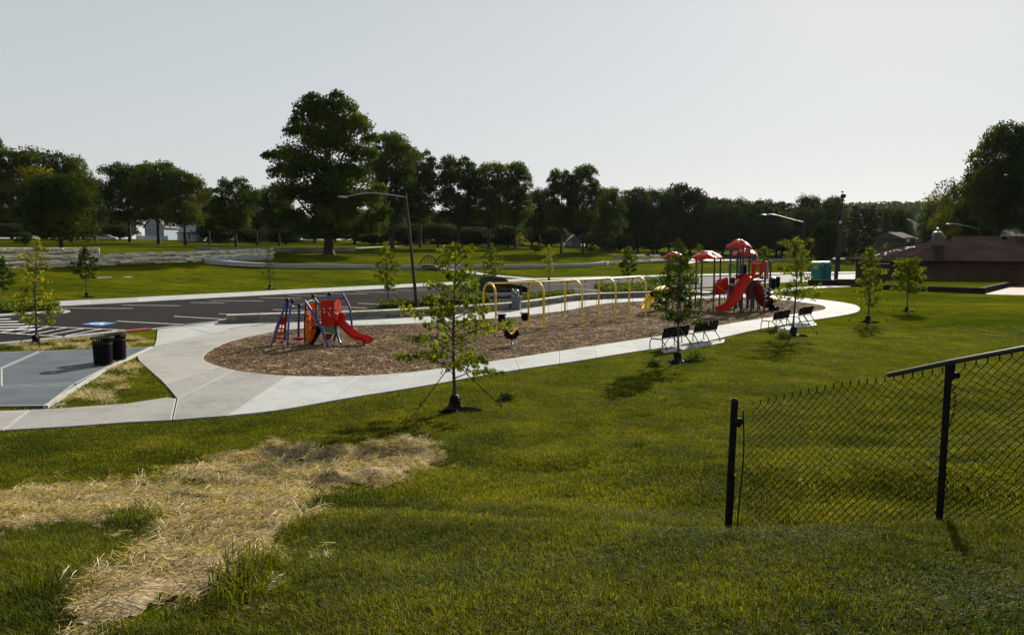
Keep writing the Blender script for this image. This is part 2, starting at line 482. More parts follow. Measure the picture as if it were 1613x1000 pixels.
def strip(secs, parent, size, mat_of):
    ins = [Vector((*plane(*s[0]), 0)) for s in secs]; outs = [Vector((*plane(*s[1]), 0)) for s in secs]
    I = smooth_pts(ins, 12); O = smooth_pts(outs, 12)
    # cut into slabs of about size, measured on the middle line
    mid = [(p + q) / 2 for p, q in zip(I, O)]
    L = [0]
    for k in range(1, len(mid)): L.append(L[-1] + (mid[k] - mid[k - 1]).length)
    n = max(1, round(L[-1] / size)); cuts = [0]
    for c in range(1, n):
        t = L[-1] * c / n; cuts.append(min(range(len(L)), key=lambda k: abs(L[k] - t)))
    cuts.append(len(L) - 1)
    for c in range(len(cuts) - 1):
        a, b = cuts[c], cuts[c + 1]
        if b <= a: continue
        mids = sorted(set([a] + [k for k in range(a, b + 1) if (k - a) % 4 == 0 and k < b - 1] + [b]))
        poly = [(I[k].x, I[k].y) for k in mids] + [(O[k].x, O[k].y) for k in reversed(mids)]
        slab('slab', poly, PZ, .1, mat_of(c), parent)
    return I, O
I1, O1 = strip(SEC, path, 2.3, lambda c: [CONC_W, EDGE])
slab('slab', W([(454, 594.3), (360, 657), (271.5, 664), (279, 629.8), (325, 607), (370, 585.6), (400, 590)]), PZ, .1, [CONC, EDGE], path)
I2, O2 = strip(SEC2, path, 1.9, lambda c: [CONC, EDGE] if c < 10 else [CONC_W, EDGE])
BED = [(p.x, p.y) for p in I1] + [plane(400, 590)] + [(p.x, p.y) for p in I2[:-1]]
slab('slab', W([(278, 630.2), (262, 628.5), (200, 638), (90, 646), (48, 648), (8, 680), (112, 674), (201, 667.5), (271, 664.1)]), PZ, .1, [CONC, EDGE], path)
slab('slab', W([(47, 648), (-400, 664), (-560, 722), (7, 680.2)]), PZ, .1, [CONC, EDGE], path)
# plaza between the kerb and the ring
for p in ([(243, 547), (300, 533), (331, 526.6), (286.5, 515.1), (248, 520.5), (246, 538)], [(331.5, 526.5), (361, 519), (428, 508.8), (420, 508.8), (359, 511.6), (345, 508.5), (287, 515.05)]):
    slab('slab', W(p), PZ, .1, [CONC_W, EDGE], path)
# pads under the benches
for p in ([(1041, 552.5), (1095, 543.4), (1142, 535.2), (1140, 540.5), (1098, 548.5), (1046, 557)],
          [(1222, 519.4), (1255, 510), (1283, 506.2), (1287, 513), (1262, 516.5), (1226, 523.5)]):
    slab('bench_pad', W(p), PZ - .008, .1, [CONC_W, EDGE], path)
# walk to the toilets
tw = [((1212, 463), (1190, 462.9)), ((1240, 458.5), (1215, 457)), ((1284, 455), (1262, 452.6)), ((1340, 451.8), (1330, 449.8))]
strip(tw, path, 4.0, lambda c: [CONC_W, EDGE])

# patio, bluish smooth concrete
patio = tag(thing('patio', None, None), kind='structure')
for p in ([(240, 548.4), (143, 552.5), (66, 555), (0, 584), (0, 612), (120, 607.2), (170, 581)], [(64, 555.2), (0, 557), (-600, 572), (-600, 611.5), (-2, 611.5), (-2, 584.5)],
          [(119, 608.2), (0, 613), (-600, 613), (-600, 646), (0, 643.5), (74, 642.6)]):
    slab('slab', W(p), .07, .14, [CONC_B, EDGE], patio, gap=.012, edge=.06)
p0, p1, p2 = plane(242, 548.6), plane(172, 582), plane(76, 643.2)
kb = [p0, p1, p2]
def ribbon(pts, w, z0, z1_, name, m, parent, side=1):
    P = [Vector((p[0], p[1])) for p in pts]; A = []; B = []
    for i, p in enumerate(P):
        t = (P[min(i + 1, len(P) - 1)] - P[max(i - 1, 0)]).normalized(); nrm = Vector((-t.y, t.x)) * side
        A.append(p); B.append(p + nrm * w)
    mb = MB(); n = len(P)
    V = [(p.x, p.y, z0) for p in A] + [(p.x, p.y, z1_) for p in A] + [(p.x, p.y, z1_) for p in B] + [(p.x, p.y, z0) for p in B]
    f = [(r * n + k, r * n + k + 1, (r + 1) * n + k + 1, (r + 1) * n + k) for r in range(3) for k in range(n - 1)]
    f += [(0, n, 2 * n, 3 * n), (n - 1, 4 * n - 1, 3 * n - 1, 2 * n - 1)]
    mb.add(V, f); o = mb.build(name, m, parent)
    return o
ribbon(kb, .12, -.05, .085, 'patio_edge', EDGE, patio, -1)

# mulch bed
def mulch_mat():
    m, nt, bs = new_mat('mulch')
    tc = nt.nodes.new('ShaderNodeTexCoord'); v = tc.outputs['Object']
    vo = nt.nodes.new('ShaderNodeTexVoronoi'); vo.inputs['Scale'].default_value = 11; vo.inputs['Randomness'].default_value = 1
    mp = nt.nodes.new('ShaderNodeMapping'); mp.inputs['Scale'].default_value = (1, .8, 1); nt.links.new(v, mp.inputs[0]); nt.links.new(mp.outputs[0], vo.inputs['Vector'])
    big = noise_t(nt, .35, 4, .6, v)
    sep = nt.nodes.new('ShaderNodeSeparateColor'); nt.links.new(vo.outputs['Color'], sep.inputs[0])
    c = ramp(nt, sep.outputs[0], [(.0, (.022, .014, .008)), (.45, (.090, .058, .032)), (.8, (.17, .115, .066)), (1, (.32, .25, .16))])
    c = mixc(nt, 1.0, c, ramp(nt, big, [(.3, (.8, .8, .8)), (.7, (1.25, 1.2, 1.15))]), 'MULTIPLY')
    nt.links.new(c, bs.inputs['Base Color']); bs.inputs['Roughness'].default_value = 1; bs.inputs['Specular IOR Level'].default_value = .03
    bump(nt, bs, sep.outputs[1], .9, .03)
    return m
MULCH = mulch_mat()
bx = [p[0] for p in BED]; by = [p[1] for p in BED]
sheet('mulch_bed', BED, .012, MULCH, kind='structure')

# ------------------------------------------------------------------ parking lot
def asphalt_mat():
    m, nt, bs = new_mat('asphalt')
    tc = nt.nodes.new('ShaderNodeTexCoord'); v = tc.outputs['Object']
    a = noise_t(nt, .12, 4, .6, v); b = noise_t(nt, 30, 3, .7, v)
    c = ramp(nt, a, [(.3, (.014, .011, .011)), (.7, (.024, .019, .019))])
    c = mixc(nt, 1.0, c, ramp(nt, b, [(.3, (.6, .6, .6)), (.7, (1.5, 1.5, 1.5))]), 'MULTIPLY')
    nt.links.new(c, bs.inputs['Base Color']); bs.inputs['Roughness'].default_value = .6; bs.inputs['Specular IOR Level'].default_value = .02
    bump(nt, bs, b, .5, .006)
    return m
ASPH = asphalt_mat()
LOT_TOP = [(-900, 526.5), (100, 484.2), (300, 473.3), (590, 457.4), (830, 443.8), (880, 441.8), (1045, 437.1), (1220, 433.2), (1348, 431.3), (1460, 430)]
LOT_BOT = [(1460, 437), (1348, 441.5), (1250, 444.5), (1200, 446.5), (1150, 450), (1060, 455), (960, 459), (900, 461.5), (860, 466), (820, 471), (700, 480),
           (600, 485), (450, 492), (355, 497.5), (352, 508.6), (300, 512), (190, 523.5), (0, 541), (-900, 616)]
sheet('parking_lot', W(LOT_TOP + LOT_BOT), .008, ASPH, kind='structure')
PAINT = simple('white_paint', (.72, .72, .68), .6, var=.25, scale=3)
BLUEP = simple('blue_paint', (.05, .19, .52), .6, var=.2, scale=3)
REDP = simple('red_paint', (.30, .06, .05), .7, var=.2, scale=3)
marks = tag(thing('parking_markings', None, None), kind='structure')
def line(a, b, w=.11, m=None, z=.013):
    p, q = Vector(plane(*a)), Vector(plane(*b))
    t = (q - p).normalized(); n = Vector((-t.y, t.x)) * w / 2
    sheet('painted_line', [tuple(p - n), tuple(q - n), tuple(q + n), tuple(p + n)], z, m or PAINT, marks)
for a, b in [((100, 485.4), (210, 486.2)), ((192, 480.6), (284, 481.8)), ((300, 476.6), (354, 477.3)), ((330, 473.6), (415.5, 474.4)), ((408, 468.8), (474, 470)),
             ((454, 465.4), (518, 466.2)), ((515, 462), (579, 463.2)), ((560, 460), (626, 460.8)), ((615, 457.2), (672, 458.1)), ((655, 454.8), (716, 455.7)),
             ((184, 506), (300, 512)), ((274, 498.4), (359, 503.2)), ((345, 494.5), (420, 497)), ((430, 487.8), (500, 490)), ((500, 482), (578, 485.5)),
             ((564, 477.8), (652, 482)), ((618, 474.4), (700, 478.2)), ((670, 471.4), (735, 474.5)), ((860, 458), (905, 460)), ((905, 455), (945, 457.5)),
             ((950, 451), (1000, 452.5)), ((860, 446.8), (930, 447.8)), ((950, 443.3), (1010, 444.2))]:
    line(a, b)
for a, b in [((0, 524), (108, 531)), ((40, 513), (221, 521.3)), ((221, 521.3), (184, 525))]: line(a, b, .1)
for k in range(7):
    line((0 + 26 * k, 524.3 + 1.15 * k - (.6 if k == 6 else 0)), (48 + 28 * k, 514.2 + 1.08 * k), .1, z=.014)
for k in range(5): line((-60, 503 + 4.4 * k), (16 + 12 * k, 502.6 + 4.0 * k), .34)
line((-40, 493.5), (60, 494), .1)
# accessible-parking symbol
sq = W([(128, 510.6), (151, 507.6), (184, 508.6), (160, 513.2)])
sheet('blue_square', sq, .013, BLUEP, marks)
c0 = Vector(((sq[0][0] + sq[2][0]) / 2, (sq[0][1] + sq[2][1]) / 2)); ux = (Vector(sq[2]) - Vector(sq[3])); uy = (Vector(sq[1]) - Vector(sq[2]))
ux = (Vector(sq[3]) - Vector(sq[0])) ; uy = (Vector(sq[1]) - Vector(sq[0]))
def sym(pts, w=.13):
    mb = MB()
    P = [c0 + ux * a + uy * b for a, b in pts]
    for p, q in zip(P, P[1:]):
        t = (q - p).normalized(); n = Vector((-t.y, t.x)) * w / 2
        mb.add([(*(p - n), .017), (*(q - n), .017), (*(q + n), .017), (*(p + n), .017)], [(0, 1, 2, 3)])
    return mb.build('wheelchair_symbol', PAINT, marks)
sym([(-.05, .34), (-.05, .02), (.16, .02), (.24, -.22), (.31, -.2)]); sym([(-.05, .18), (.13, .18)], .1)
sym([(-.05 + .23 * math.cos(t), -.1 + .23 * math.sin(t)) for t in np.linspace(2.0, 5.9, 12)], .1)
sym([(-.09, .40), (-.01, .40)], .2)
# kerbs
kerbs = tag(thing('kerb', None, None), kind='structure')
def kerb(pts, w=.16, h=.13, m=None, name='kerb_stone', size=3.0, side=1, z0=-.03):
    P = [Vector(plane(*p)) for p in pts]
    for a, b in zip(P, P[1:]):
        n = max(1, round((b - a).length / size))
        for k in range(n):
            p, q = a + (b - a) * (k / n), a + (b - a) * ((k + 1) / n)
            d = (q - p); c = (p + q) / 2
            nrm = Vector((-d.y, d.x)).normalized() * side * w / 2
            mb = MB(); mb.bbox((c.x + nrm.x, c.y + nrm.y, (h + z0) / 2), (d.length - .015, w, h - z0), .02, math.atan2(d.y, d.x))
            mb.build(name, m or CONC_W, kerbs)
kerb([(-800, 611), (-160, 558), (0, 544.5), (100, 534.6), (188, 524.6)], .5, .09, size=2.5)
kerb([(190, 524.6), (238, 520.2)], .3, .10, REDP, size=4)
kerb([(240, 520), (285, 514), (352, 506.8)], .2, .06, size=2.5)
# far pavement: two parallel edges
FW = [((-900, 530), (-900, 522.6)), ((-400, 507), (-400, 499.5)), ((100, 484.2), (100, 476.3)), ((300, 473.2), (300, 466.2)), ((590, 457.2), (590, 451.4)), ((830, 443.4), (830, 440.3)),
      ((880, 441.5), (880, 438.8)), ((1045, 436.9), (1045, 434.4)), ((1220, 432.9), (1220, 430.9)), ((1348, 431), (1348, 429.2)), ((1460, 429.7), (1460, 428.2))]
walk = tag(thing('pavement', None, None), kind='structure')
PZ_, PZ = PZ, .12
strip(FW, walk, 3.2, lambda c: [CONC_W, EDGE])
PZ = PZ_
# diagonal walk from the pavement to the footbridge, lying on the slope
def drape(name, pts, w, m, dz=.03, kind='structure', parent=None, step=2.0):
    P = smooth_pts([Vector((*at(*p)[:2], 0)) for p in pts], 10)
    n = len(P); A = []; B = []
    for i, p in enumerate(P):
        t = (P[min(i + 1, n - 1)] - P[max(i - 1, 0)]).normalized(); nn = Vector((-t.y, t.x, 0)) * w / 2
        for lst, q in ((A, p + nn), (B, p - nn)):
            lst.append((q.x, q.y, max(z1(q.x, q.y), z1(p.x, p.y)) + dz))
    mb = MB(); V = A + B + [(x, y, z - .3) for x, y, z in A] + [(x, y, z - .3) for x, y, z in B]
    f = []
    for k in range(n - 1):
        f += [(k, n + k, n + k + 1, k + 1), (k, k + 1, 2 * n + k + 1, 2 * n + k), (n + k, 3 * n + k, 3 * n + k + 1, n + k + 1)]
    mb.add(V, f); o = mb.build(name, m, parent)
    if kind: tag(o, kind=kind)
    return o
drape('footpath', [(712, 424.5), (740, 429), (788, 435.5), (822, 438.5), (866, 440.8)], 1.8, CONC_W, .06)
drape('upper_road', [(1085, 411), (1130, 410), (1180, 409.5), (1250, 409), (1352, 408), (1460, 407)], 9, simple('worn_asphalt', (.24, .20, .18), .8, scale=.5), .03)
drape('far_parking', [(1150, 401), (1180, 401.3), (1215, 401.8)], 14, simple('worn_asphalt', (.24, .20, .18)), .04)
drape('side_path', [(1075, 416), (1100, 411.5), (1135, 409.5)], 2.2, CONC_W, .05)
drape('verge_strip', [(153, 438.3), (165, 437.8), (176, 437.4)], .5, CONC_W, .04)
drape('verge_strip', [(195, 437.1), (201, 436.9), (208, 436.6)], .5, CONC_W, .04)
drape('hillside_path', [(560, 391.5), (650, 388.2), (720, 389.5), (800, 388.2)], 1.6, CONC_W, .04)
# ------------------------------------------------------------------ stone walls, every stone its own piece
def stone_mat(name, a, b, c_):
    m, nt, bs = new_mat(name)
    oi = nt.nodes.new('ShaderNodeObjectInfo')
    n1 = noise_t(nt, 2.2, 5, .65); n2 = noise_t(nt, 18, 4, .7)
    c = ramp(nt, oi.outputs['Random'], [(.0, a), (.5, b), (1.0, c_)])
    c = mixc(nt, 1.0, c, ramp(nt, n1, [(.3, (.5, .48, .45)), (.55, (1, 1, 1)), (.8, (1.25, 1.2, 1.1))]), 'MULTIPLY')
    c = mixc(nt, 1.0, c, ramp(nt, n2, [(.3, (.7, .7, .7)), (.7, (1.2, 1.2, 1.2))]), 'MULTIPLY')
    nt.links.new(c, bs.inputs['Base Color']); bs.inputs['Roughness'].default_value = .9
    bump(nt, bs, n2, .8, .03)
    return m
LIME = stone_mat('limestone', (.60, .52, .36), (.74, .66, .48), (.80, .76, .60))
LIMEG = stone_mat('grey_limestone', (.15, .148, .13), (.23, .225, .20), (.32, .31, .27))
CAPM = stone_mat('cap_stone', (.32, .31, .26), (.38, .37, .33), (.45, .44, .39))
def unit_stones(mat, k, seed, rough=.05):
    out = []; r_ = random.Random(seed)
    for q in range(k):
        mb = MB(); mb.bbox((0, 0, .5), (1, 1, 1), .06)
        mb.v = [(x + r_.uniform(-rough, rough) * .5, y + r_.uniform(-rough, rough) * 1.2, z + r_.uniform(-rough, rough)) for x, y, z in mb.v]
        me = bpy.data.meshes.new('stone'); me.from_pydata(mb.v, [], mb.f); me.materials.append(mat); out.append(me)
    return out
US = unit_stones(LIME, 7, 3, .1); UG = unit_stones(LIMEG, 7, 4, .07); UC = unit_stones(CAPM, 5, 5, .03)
def stone_wall(root, pts, hs, length, depth, stones, cap=None, cap_h=.1, cap_len=1.6, seed=1, jut=.03, inward=1, rl=.45):
    """pts: the foot line (x,y,z); hs: course heights; depth away from the viewer side"""
    r_ = random.Random(seed); P = [Vector(p) for p in pts]
    L = [0]
    for a, b in zip(P, P[1:]): L.append(L[-1] + (b.xy - a.xy).length)
    def pos(t):
        t = max(0, min(L[-1], t))
        for k in range(len(P) - 1):
            if t <= L[k + 1] or k == len(P) - 2:
                return P[k].lerp(P[k + 1], (t - L[k]) / max(1e-6, L[k + 1] - L[k]))
    z0 = -.08; n = 0
    for ci, h in enumerate(list(hs) + ([cap_h] if cap else [])):
        iscap = cap and ci == len(hs)
        t = -r_.uniform(0, length * .5) if ci else 0
        base = z0 if ci == 0 else z0
        while t < L[-1] - .05:
            l = (cap_len * r_.uniform(.8, 1.2)) if iscap else length * r_.uniform(1 - rl, 1 + rl)
            a, b = max(0, t), min(L[-1], t + l); t += l
            if b - a < .12: continue
            p, q = pos(a), pos(b); d = q - p; c = (p + q) / 2
            nn = Vector((-d.y, d.x, 0)).normalized() * inward
            dd = depth + (.08 if iscap else r_.uniform(-jut, jut))
            off = nn * (depth / 2 - (.05 if iscap else r_.uniform(-jut, jut)))
            o = link('cap_stone' if iscap else 'stone', r_.choice(cap if iscap else stones), root)
            hh = h + (.08 if ci == 0 else 0)
            o.location = (c.x + off.x, c.y + off.y, c.z + base)
            o.rotation_euler = (0, math.atan2(-d.z, d.xy.length), math.atan2(d.y, d.x))
            o.scale = (d.xy.length - .02, dd, hh * (1 if iscap else r_.uniform(.93, .99)))
            n += 1
        z0 += h + (.08 if ci == 0 else 0) if ci == 0 else h
    return n
# low wall between the playground path and the parking lot
w1 = thing('retaining_wall', 'long low limestone block wall with flat caps between the playground path and the parking lot', 'wall')
foot = [(*plane(*p), PZ) for p in [(357, 510.8), (423, 508.3), (500, 506), (553, 504.6), (600, 502.6), (680, 498), (800, 489.5), (850, 483.4), (905, 474.8), (945, 472), (985, 470.5), (1045, 468.5), (1130, 464.5), (1192, 462.6)]]
footS = [(p.x, p.y, 0.0) for p in smooth_pts(foot, 5)]
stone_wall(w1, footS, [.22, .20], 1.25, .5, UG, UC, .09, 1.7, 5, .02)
bmb = MB()
for (a, b) in zip(footS, footS[1:]):
    d = Vector(b) - Vector(a); nn = Vector((-d.y, d.x, 0)).normalized()
    c = (Vector(a) + Vector(b)) / 2 + nn * .27
    bmb.box((c.x, c.y, .2), (d.length, .38, .38), math.atan2(d.y, d.x))
DG = simple('wall_core', (.30, .28, .23), .95, var=.5, scale=3)
bmb.build('wall_core', simple('dark_gap', (.03, .028, .025), .95), w1)
o = link('boulder', UG[2]); o.location = (*plane(351, 510), 0); o.scale = (.5, .4, .22); o.rotation_euler = (0, 0, .4)
tag(o, 'single rough grey stone lying at the left end of the low block wall', 'stone')

# terrace walls on the hillside
def hill_line(pts, n=5): return [(p.x, p.y, z1(p.x, p.y)) for p in smooth_pts([Vector((*at(*p)[:2], 0)) for p in pts], n)]
def shift(line, dy, dz): return [(x + dy * .0, y + dy, z + dz) for x, y, z in line]
lowl = hill_line([(-150, 431), (20, 423.5), (160, 418), (300, 412.5), (370, 409), (432, 405)])
def core(root, pts, h, depth, m):
    mb = MB(); n = len(pts)
    V = []
    for k in range(n):
        a = Vector(pts[max(k - 1, 0)]); b = Vector(pts[min(k + 1, n - 1)]); d = b - a
        nn = Vector((-d.y, d.x, 0)).normalized(); p = Vector(pts[k])
        for o_, z in ((.08, -.3), (.08, h), (depth, h), (depth, -.3)): V.append((p.x + nn.x * o_, p.y + nn.y * o_, p.z + z))
    f = [(4 * k + r, 4 * k + 4 + r, 4 * k + 4 + (r + 1) % 4, 4 * k + (r + 1) % 4) for k in range(n - 1) for r in range(3)]
    mb.add(V, f); mb.build('wall_core', m, root)
wA = thing('terrace_wall', 'lowest tier of the pale limestone terrace walls on the left hillside', 'wall', group='terrace walls on the left hillside')
stone_wall(wA, lowl, [.17, .16, .17, .15], 1.0, .6, US, None, seed=11, jut=.17); core(wA, lowl, .64, 2.3, DG)
mid = [(x - .7, y + 2.2, z + .62) for x, y, z in lowl]
wB = thing('terrace_wall', 'middle tier of the pale limestone terrace walls, set back above the lowest tier', 'wall', group='terrace walls on the left hillside')
stone_wall(wB, mid, [.17, .15, .16, .15], .95, .6, US, None, seed=12, jut=.17); core(wB, mid, .62, .6, DG)
upl = hill_line([(-150, 403.5), (0, 403), (80, 402.6), (157, 402.2)])
wC = thing('terrace_wall', 'short upper tier of pale limestone at the far left, below the dark round tree', 'wall', group='terrace walls on the left hillside')
stone_wall(wC, upl, [.24, .22, .24, .22], 1.2, .7, US, None, seed=13, jut=.2); core(wC, upl, .85, .7, DG)
upr = hill_line([(312, 396.3), (370, 396.8), (460, 396.6), (560, 395.6)])
wD = thing('terrace_wall', 'shaded grey tier of limestone running toward the tallest tree', 'wall', group='terrace walls on the left hillside')
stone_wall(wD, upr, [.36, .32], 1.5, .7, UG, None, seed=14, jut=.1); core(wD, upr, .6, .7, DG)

# curved wall with seat steps
loop = thing('curved_wall', 'low curved concrete and limestone seat wall sweeping across the far lawn', 'wall')
LP = [(420, 407.8), (380, 408.5), (352, 410.5), (345, 413.5), (358, 416.5), (395, 419.5), (450, 421.8), (520, 422.6), (600, 423), (700, 423), (800, 422.3), (880, 421), (930, 419), (950, 416)]
lp = [Vector((*at(*p)[:2], 0)) for p in LP]
lps = [(p.x, p.y, z1(p.x, p.y)) for p in smooth_pts(lp, 6)]
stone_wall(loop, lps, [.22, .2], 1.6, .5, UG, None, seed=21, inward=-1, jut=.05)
def band(pts, o0, o1, zt_, th, name, m, parent):
    mb = MB(); n = len(pts); V = []
    for k in range(n):
        a = Vector(pts[max(k - 1, 0)]); b = Vector(pts[min(k + 1, n - 1)]); d = b - a
        nn = Vector((d.y, -d.x, 0)).normalized(); p = Vector(pts[k])
        for o_, z in ((o0, zt_ - th), (o0, zt_), (o1, zt_), (o1, zt_ - th)): V.append((p.x - nn.x * -o_, p.y - nn.y * -o_, p.z + z))
    f = [(4 * k + r, 4 * k + (r + 1) % 4, 4 * k + 4 + (r + 1) % 4, 4 * k + 4 + r) for k in range(n - 1) for r in range(4)]
    mb.add(V, f); return mb.build(name, m, parent)
band(lps[:34], .0, 1.7, .5, .5, 'wall_top', CONC_W, loop); band(lps[33:], .0, .75, .5, .5, 'wall_top', CONC_W, loop)
for k, o_ in enumerate((-.7, -1.4)):
    band(lps[:34], o_, o_ + .72, .34 - .15 * k, .35, 'seat_step', CONC_W, loop)
# rock-lined channel with dark water
CH = [(958, 417), (975, 412.5), (1000, 409.5), (1030, 408), (1055, 408.5), (1046, 412), (1020, 415.5), (992, 418)]
chp = [at(*p) for p in CH]; zc = min(p[2] for p in chp) + .25
wm, wnt, wbs = new_mat('pond_water'); wbs.inputs['Base Color'].default_value = (.012, .014, .012, 1); wbs.inputs['Roughness'].default_value = .25
dm = drape('pond_water', [(962, 416), (990, 413.5), (1020, 411.5), (1050, 410)], 5, wm, .1)
r_ = random.Random(4)
rocks = [(955 + r_.uniform(-3, 3) + k * 5.2, 417.5 - .35 * k + r_.uniform(-.6, .8)) for k in range(13)] + [(972 + k * 7.5, 405.5 + r_.uniform(-.8, .8)) for k in range(13)]
for k, (u, v) in enumerate(rocks):
    p = at(u, v); o = link('boulder', UG[k % 7] if k % 3 else US[k % 7]); s = r_.uniform(.5, 1.3)
    o.location = (p[0], p[1], p[2] - .05); o.scale = (s * 1.6, s, s * r_.uniform(.35, .6)); o.rotation_euler = (0, 0, r_.uniform(0, 3))
    tag(o, 'rough boulder lining the edge of the dark water channel on the far lawn', 'boulder', 'boulders lining the dark water channel')

# ------------------------------------------------------------------ trees
BARK = simple('bark', (.018, .014, .011), .95, var=.4, scale=5, bmp=.5)
L_DARK = leafy('leaf_dark', [(.009, .018, .003), (.018, .030, .004), (.046, .058, .006)], .44, .12)
L_MID = leafy('leaf_mid', [(.014, .026, .004), (.028, .044, .005), (.072, .086, .008)], .48, .12)
L_YEL = leafy('leaf_olive', [(.020, .034, .004), (.045, .054, .005), (.16, .13, .010)], .45, .10)
L_FAR = leafy('leaf_far', [(.010, .018, .005), (.019, .029, .007), (.038, .048, .010)], .4, .08)
L_PINE = leafy('leaf_pine', [(.014, .024, .007), (.026, .038, .010), (.045, .056, .013)], .3, .1)
L_YOUNG = leafy('leaf_young', [(.034, .054, .004), (.070, .092, .006), (.14, .148, .009)], .52, 1.2)
L_YOUNGY = leafy('leaf_young_yellow', [(.09, .10, .012), (.15, .155, .016), (.24, .22, .025)], .5, 1.2)
L_BUSH = leafy('leaf_bush', [(.035, .055, .012), (.06, .085, .016), (.09, .11, .02)], .35, 2)

def quads(P, N, S, tw=None, asp=1.25):
    """one leaf-clump quad per point: centre P, normal N, size S"""
    n = len(P); N = N / (np.linalg.norm(N, axis=1, keepdims=True) + 1e-9)
    a = rng.normal(size=(n, 3)); u = np.cross(N, a); u /= np.linalg.norm(u, axis=1, keepdims=True) + 1e-9; v = np.cross(N, u)
    s = S[:, None]
    V = np.stack([P - u * s * .5, P + v * s * .5 * .62, P + u * s * .5 * asp, P - v * s * .5 * .62], 1)
    V[:, 0] += N * s * .12; V[:, 2] += N * s * -.15
    return V.reshape(-1, 3), np.arange(4 * n).reshape(n, 4)
def gapn(P, s, ph):
    return (np.sin(P[:, 0] * s + ph) * np.sin(P[:, 1] * s * 1.1 + ph * 2) * np.sin(P[:, 2] * s * .9 + ph * 3)
            + .5 * np.sin(P[:, 0] * s * 2.3 + ph * 1.7) * np.sin(P[:, 1] * s * 2.1) * np.sin(P[:, 2] * s * 2.6 + ph))
def crown_verts(lobes, n, leaf, seed, flat=.0, shell=.55, gap=.25):
    r0 = np.random.default_rng(seed)
    L = np.array(lobes, float)              # x y z rx rz
    w = L[:, 3] * L[:, 3] * .6 + L[:, 3] * L[:, 4] * .4; w /= w.sum()
    k = r0.choice(len(L), n * 2, p=w)
    d = r0.normal(size=(n * 2, 3)); d /= np.linalg.norm(d, axis=1, keepdims=True)
    d[:, 2] = np.where(d[:, 2] < -.3, -d[:, 2] * .6, d[:, 2])
    rr = shell + (1.03 - shell) * r0.random(n * 2) ** .6
    rr *= 1 + .07 * r0.normal(size=n * 2)
    P = L[k, :3] + d * rr[:, None] * np.stack([L[k, 3], L[k, 3], L[k, 4]], 1)
    ext = L[:, 3].mean()
    g = gapn(P, 3.6 / ext, seed * .7)
    keep = g < .55 - gap + r0.random(n * 2) * .5
    P, d = P[keep][:n], d[keep][:n]
    N = d * .8 + r0.normal(size=d.shape) * .9
    S = leaf * r0.uniform(.55, 1.35, len(P))
    return P, N, S
def tree_trunk(mb, h, fork, r, lobes, seed, lean=0):
    r0 = random.Random(seed)
    mb.tube([(0, 0, -.3), (0, 0, .15), (lean * .3, 0, fork * .5), (lean, 0, fork)], [r * 1.7, r * 1.15, r * .9, r * .75], 9)
    top = Vector((lean, 0, fork))
    mb.tube([top, (lean + r0.uniform(-.3, .3), 0, fork + (h - fork) * .35), (lean, 0, h * .78)], [r * .75, r * .45, r * .08], 7)
    ls = sorted(lobes, key=lambda l: -l[3])[:14]
    for l in ls:
        t = r0.uniform(.0, .5); s0 = top + Vector((0, 0, (h - fork) * t * .55))
        e = Vector(l[:3])
        if e.z < s0.z: s0 = Vector((lean * .8, 0, max(fork * .7, e.z - 1.5)))
        m1 = s0.lerp(e, .45) + Vector((r0.uniform(-.5, .5), r0.uniform(-.5, .5), r0.uniform(-.2, .6)))
        mb.tube([s0, m1, e, e + (e - m1) * .12], [r * .38 * (1 - t * .5), r * .24, r * .12, r * .03], 5, caps=False)
def gen_lobes(h, w, base, n, seed, cone=0.0, rr=(.2, .34)):
    """random lobes filling an egg-shaped crown of height h, width w, starting at base"""
    r0 = random.Random(seed); out = []
    cz = (h + base) / 2; hz = (h - base) / 2
    for k in range(n):
        t = (k + .5) / n; z = base + (h - base) * (.08 + .87 * t)
        q = (z - cz) / hz; ring = math.sqrt(max(.02, 1 - abs(q) ** 2.4)) * (1 - cone * (q * .5 + .5))
        a = k * 2.399 + r0.uniform(-.5, .5); rad = w / 2 * ring * r0.uniform(.35, .85)
        s = w * r0.uniform(*rr) * (.65 + .35 * ring)
        out.append((math.cos(a) * rad, math.sin(a) * rad, z, s, s * r0.uniform(.6, .95)))
    return out
TREE_PROTO = {}
def tree_mesh(key, h, w, base, nl, nleaf, leaf, seed, mat, rtr=.35, cone=0, lobes=None, gap=.25, fork=None, shell=.55, rr=(.2, .34)):
    lobes = lobes or gen_lobes(h, w, base, nl, seed, cone, rr)
    P, N, S = crown_verts(lobes, int(nleaf * 1.9), leaf * .70, seed, gap=gap + .06, shell=shell)
    V, Q = quads(P, N, S)
    cm = np_mesh('crown', V, Q, mat)
    mb = MB(); tree_trunk(mb, h, fork or base * .9 + .6, rtr, lobes, seed)
    tm = bpy.data.meshes.new('trunk'); tm.from_pydata([tuple(p) for p in mb.v], [], mb.f); tm.materials.append(BARK)
    tm.polygons.foreach_set('use_smooth', [True] * len(mb.f))
    TREE_PROTO[key] = (cm, tm, h, w); return TREE_PROTO[key]
def put_tree(key, px, Y, top, wpx, label, cat='tree', group=None, name='tree', base_py=None, rz=None, mat=None, dz=0):
    cm, tm, h, w = TREE_PROTO[key]
    if base_py is not None: x, y, z = at(px, base_py); Y = y
    else: x, y, z = atY(px, Y)
    H = zat(top, Y) - z; Wm = wpx / F * Y
    root = thing(name, label, cat, (x, y, z + dz), rnd.uniform(0, 6.28) if rz is None else rz, group)
    root.scale = (Wm / w, Wm / w, H / h)
    link('crown', cm, root); link('trunk', tm, root)
    return root
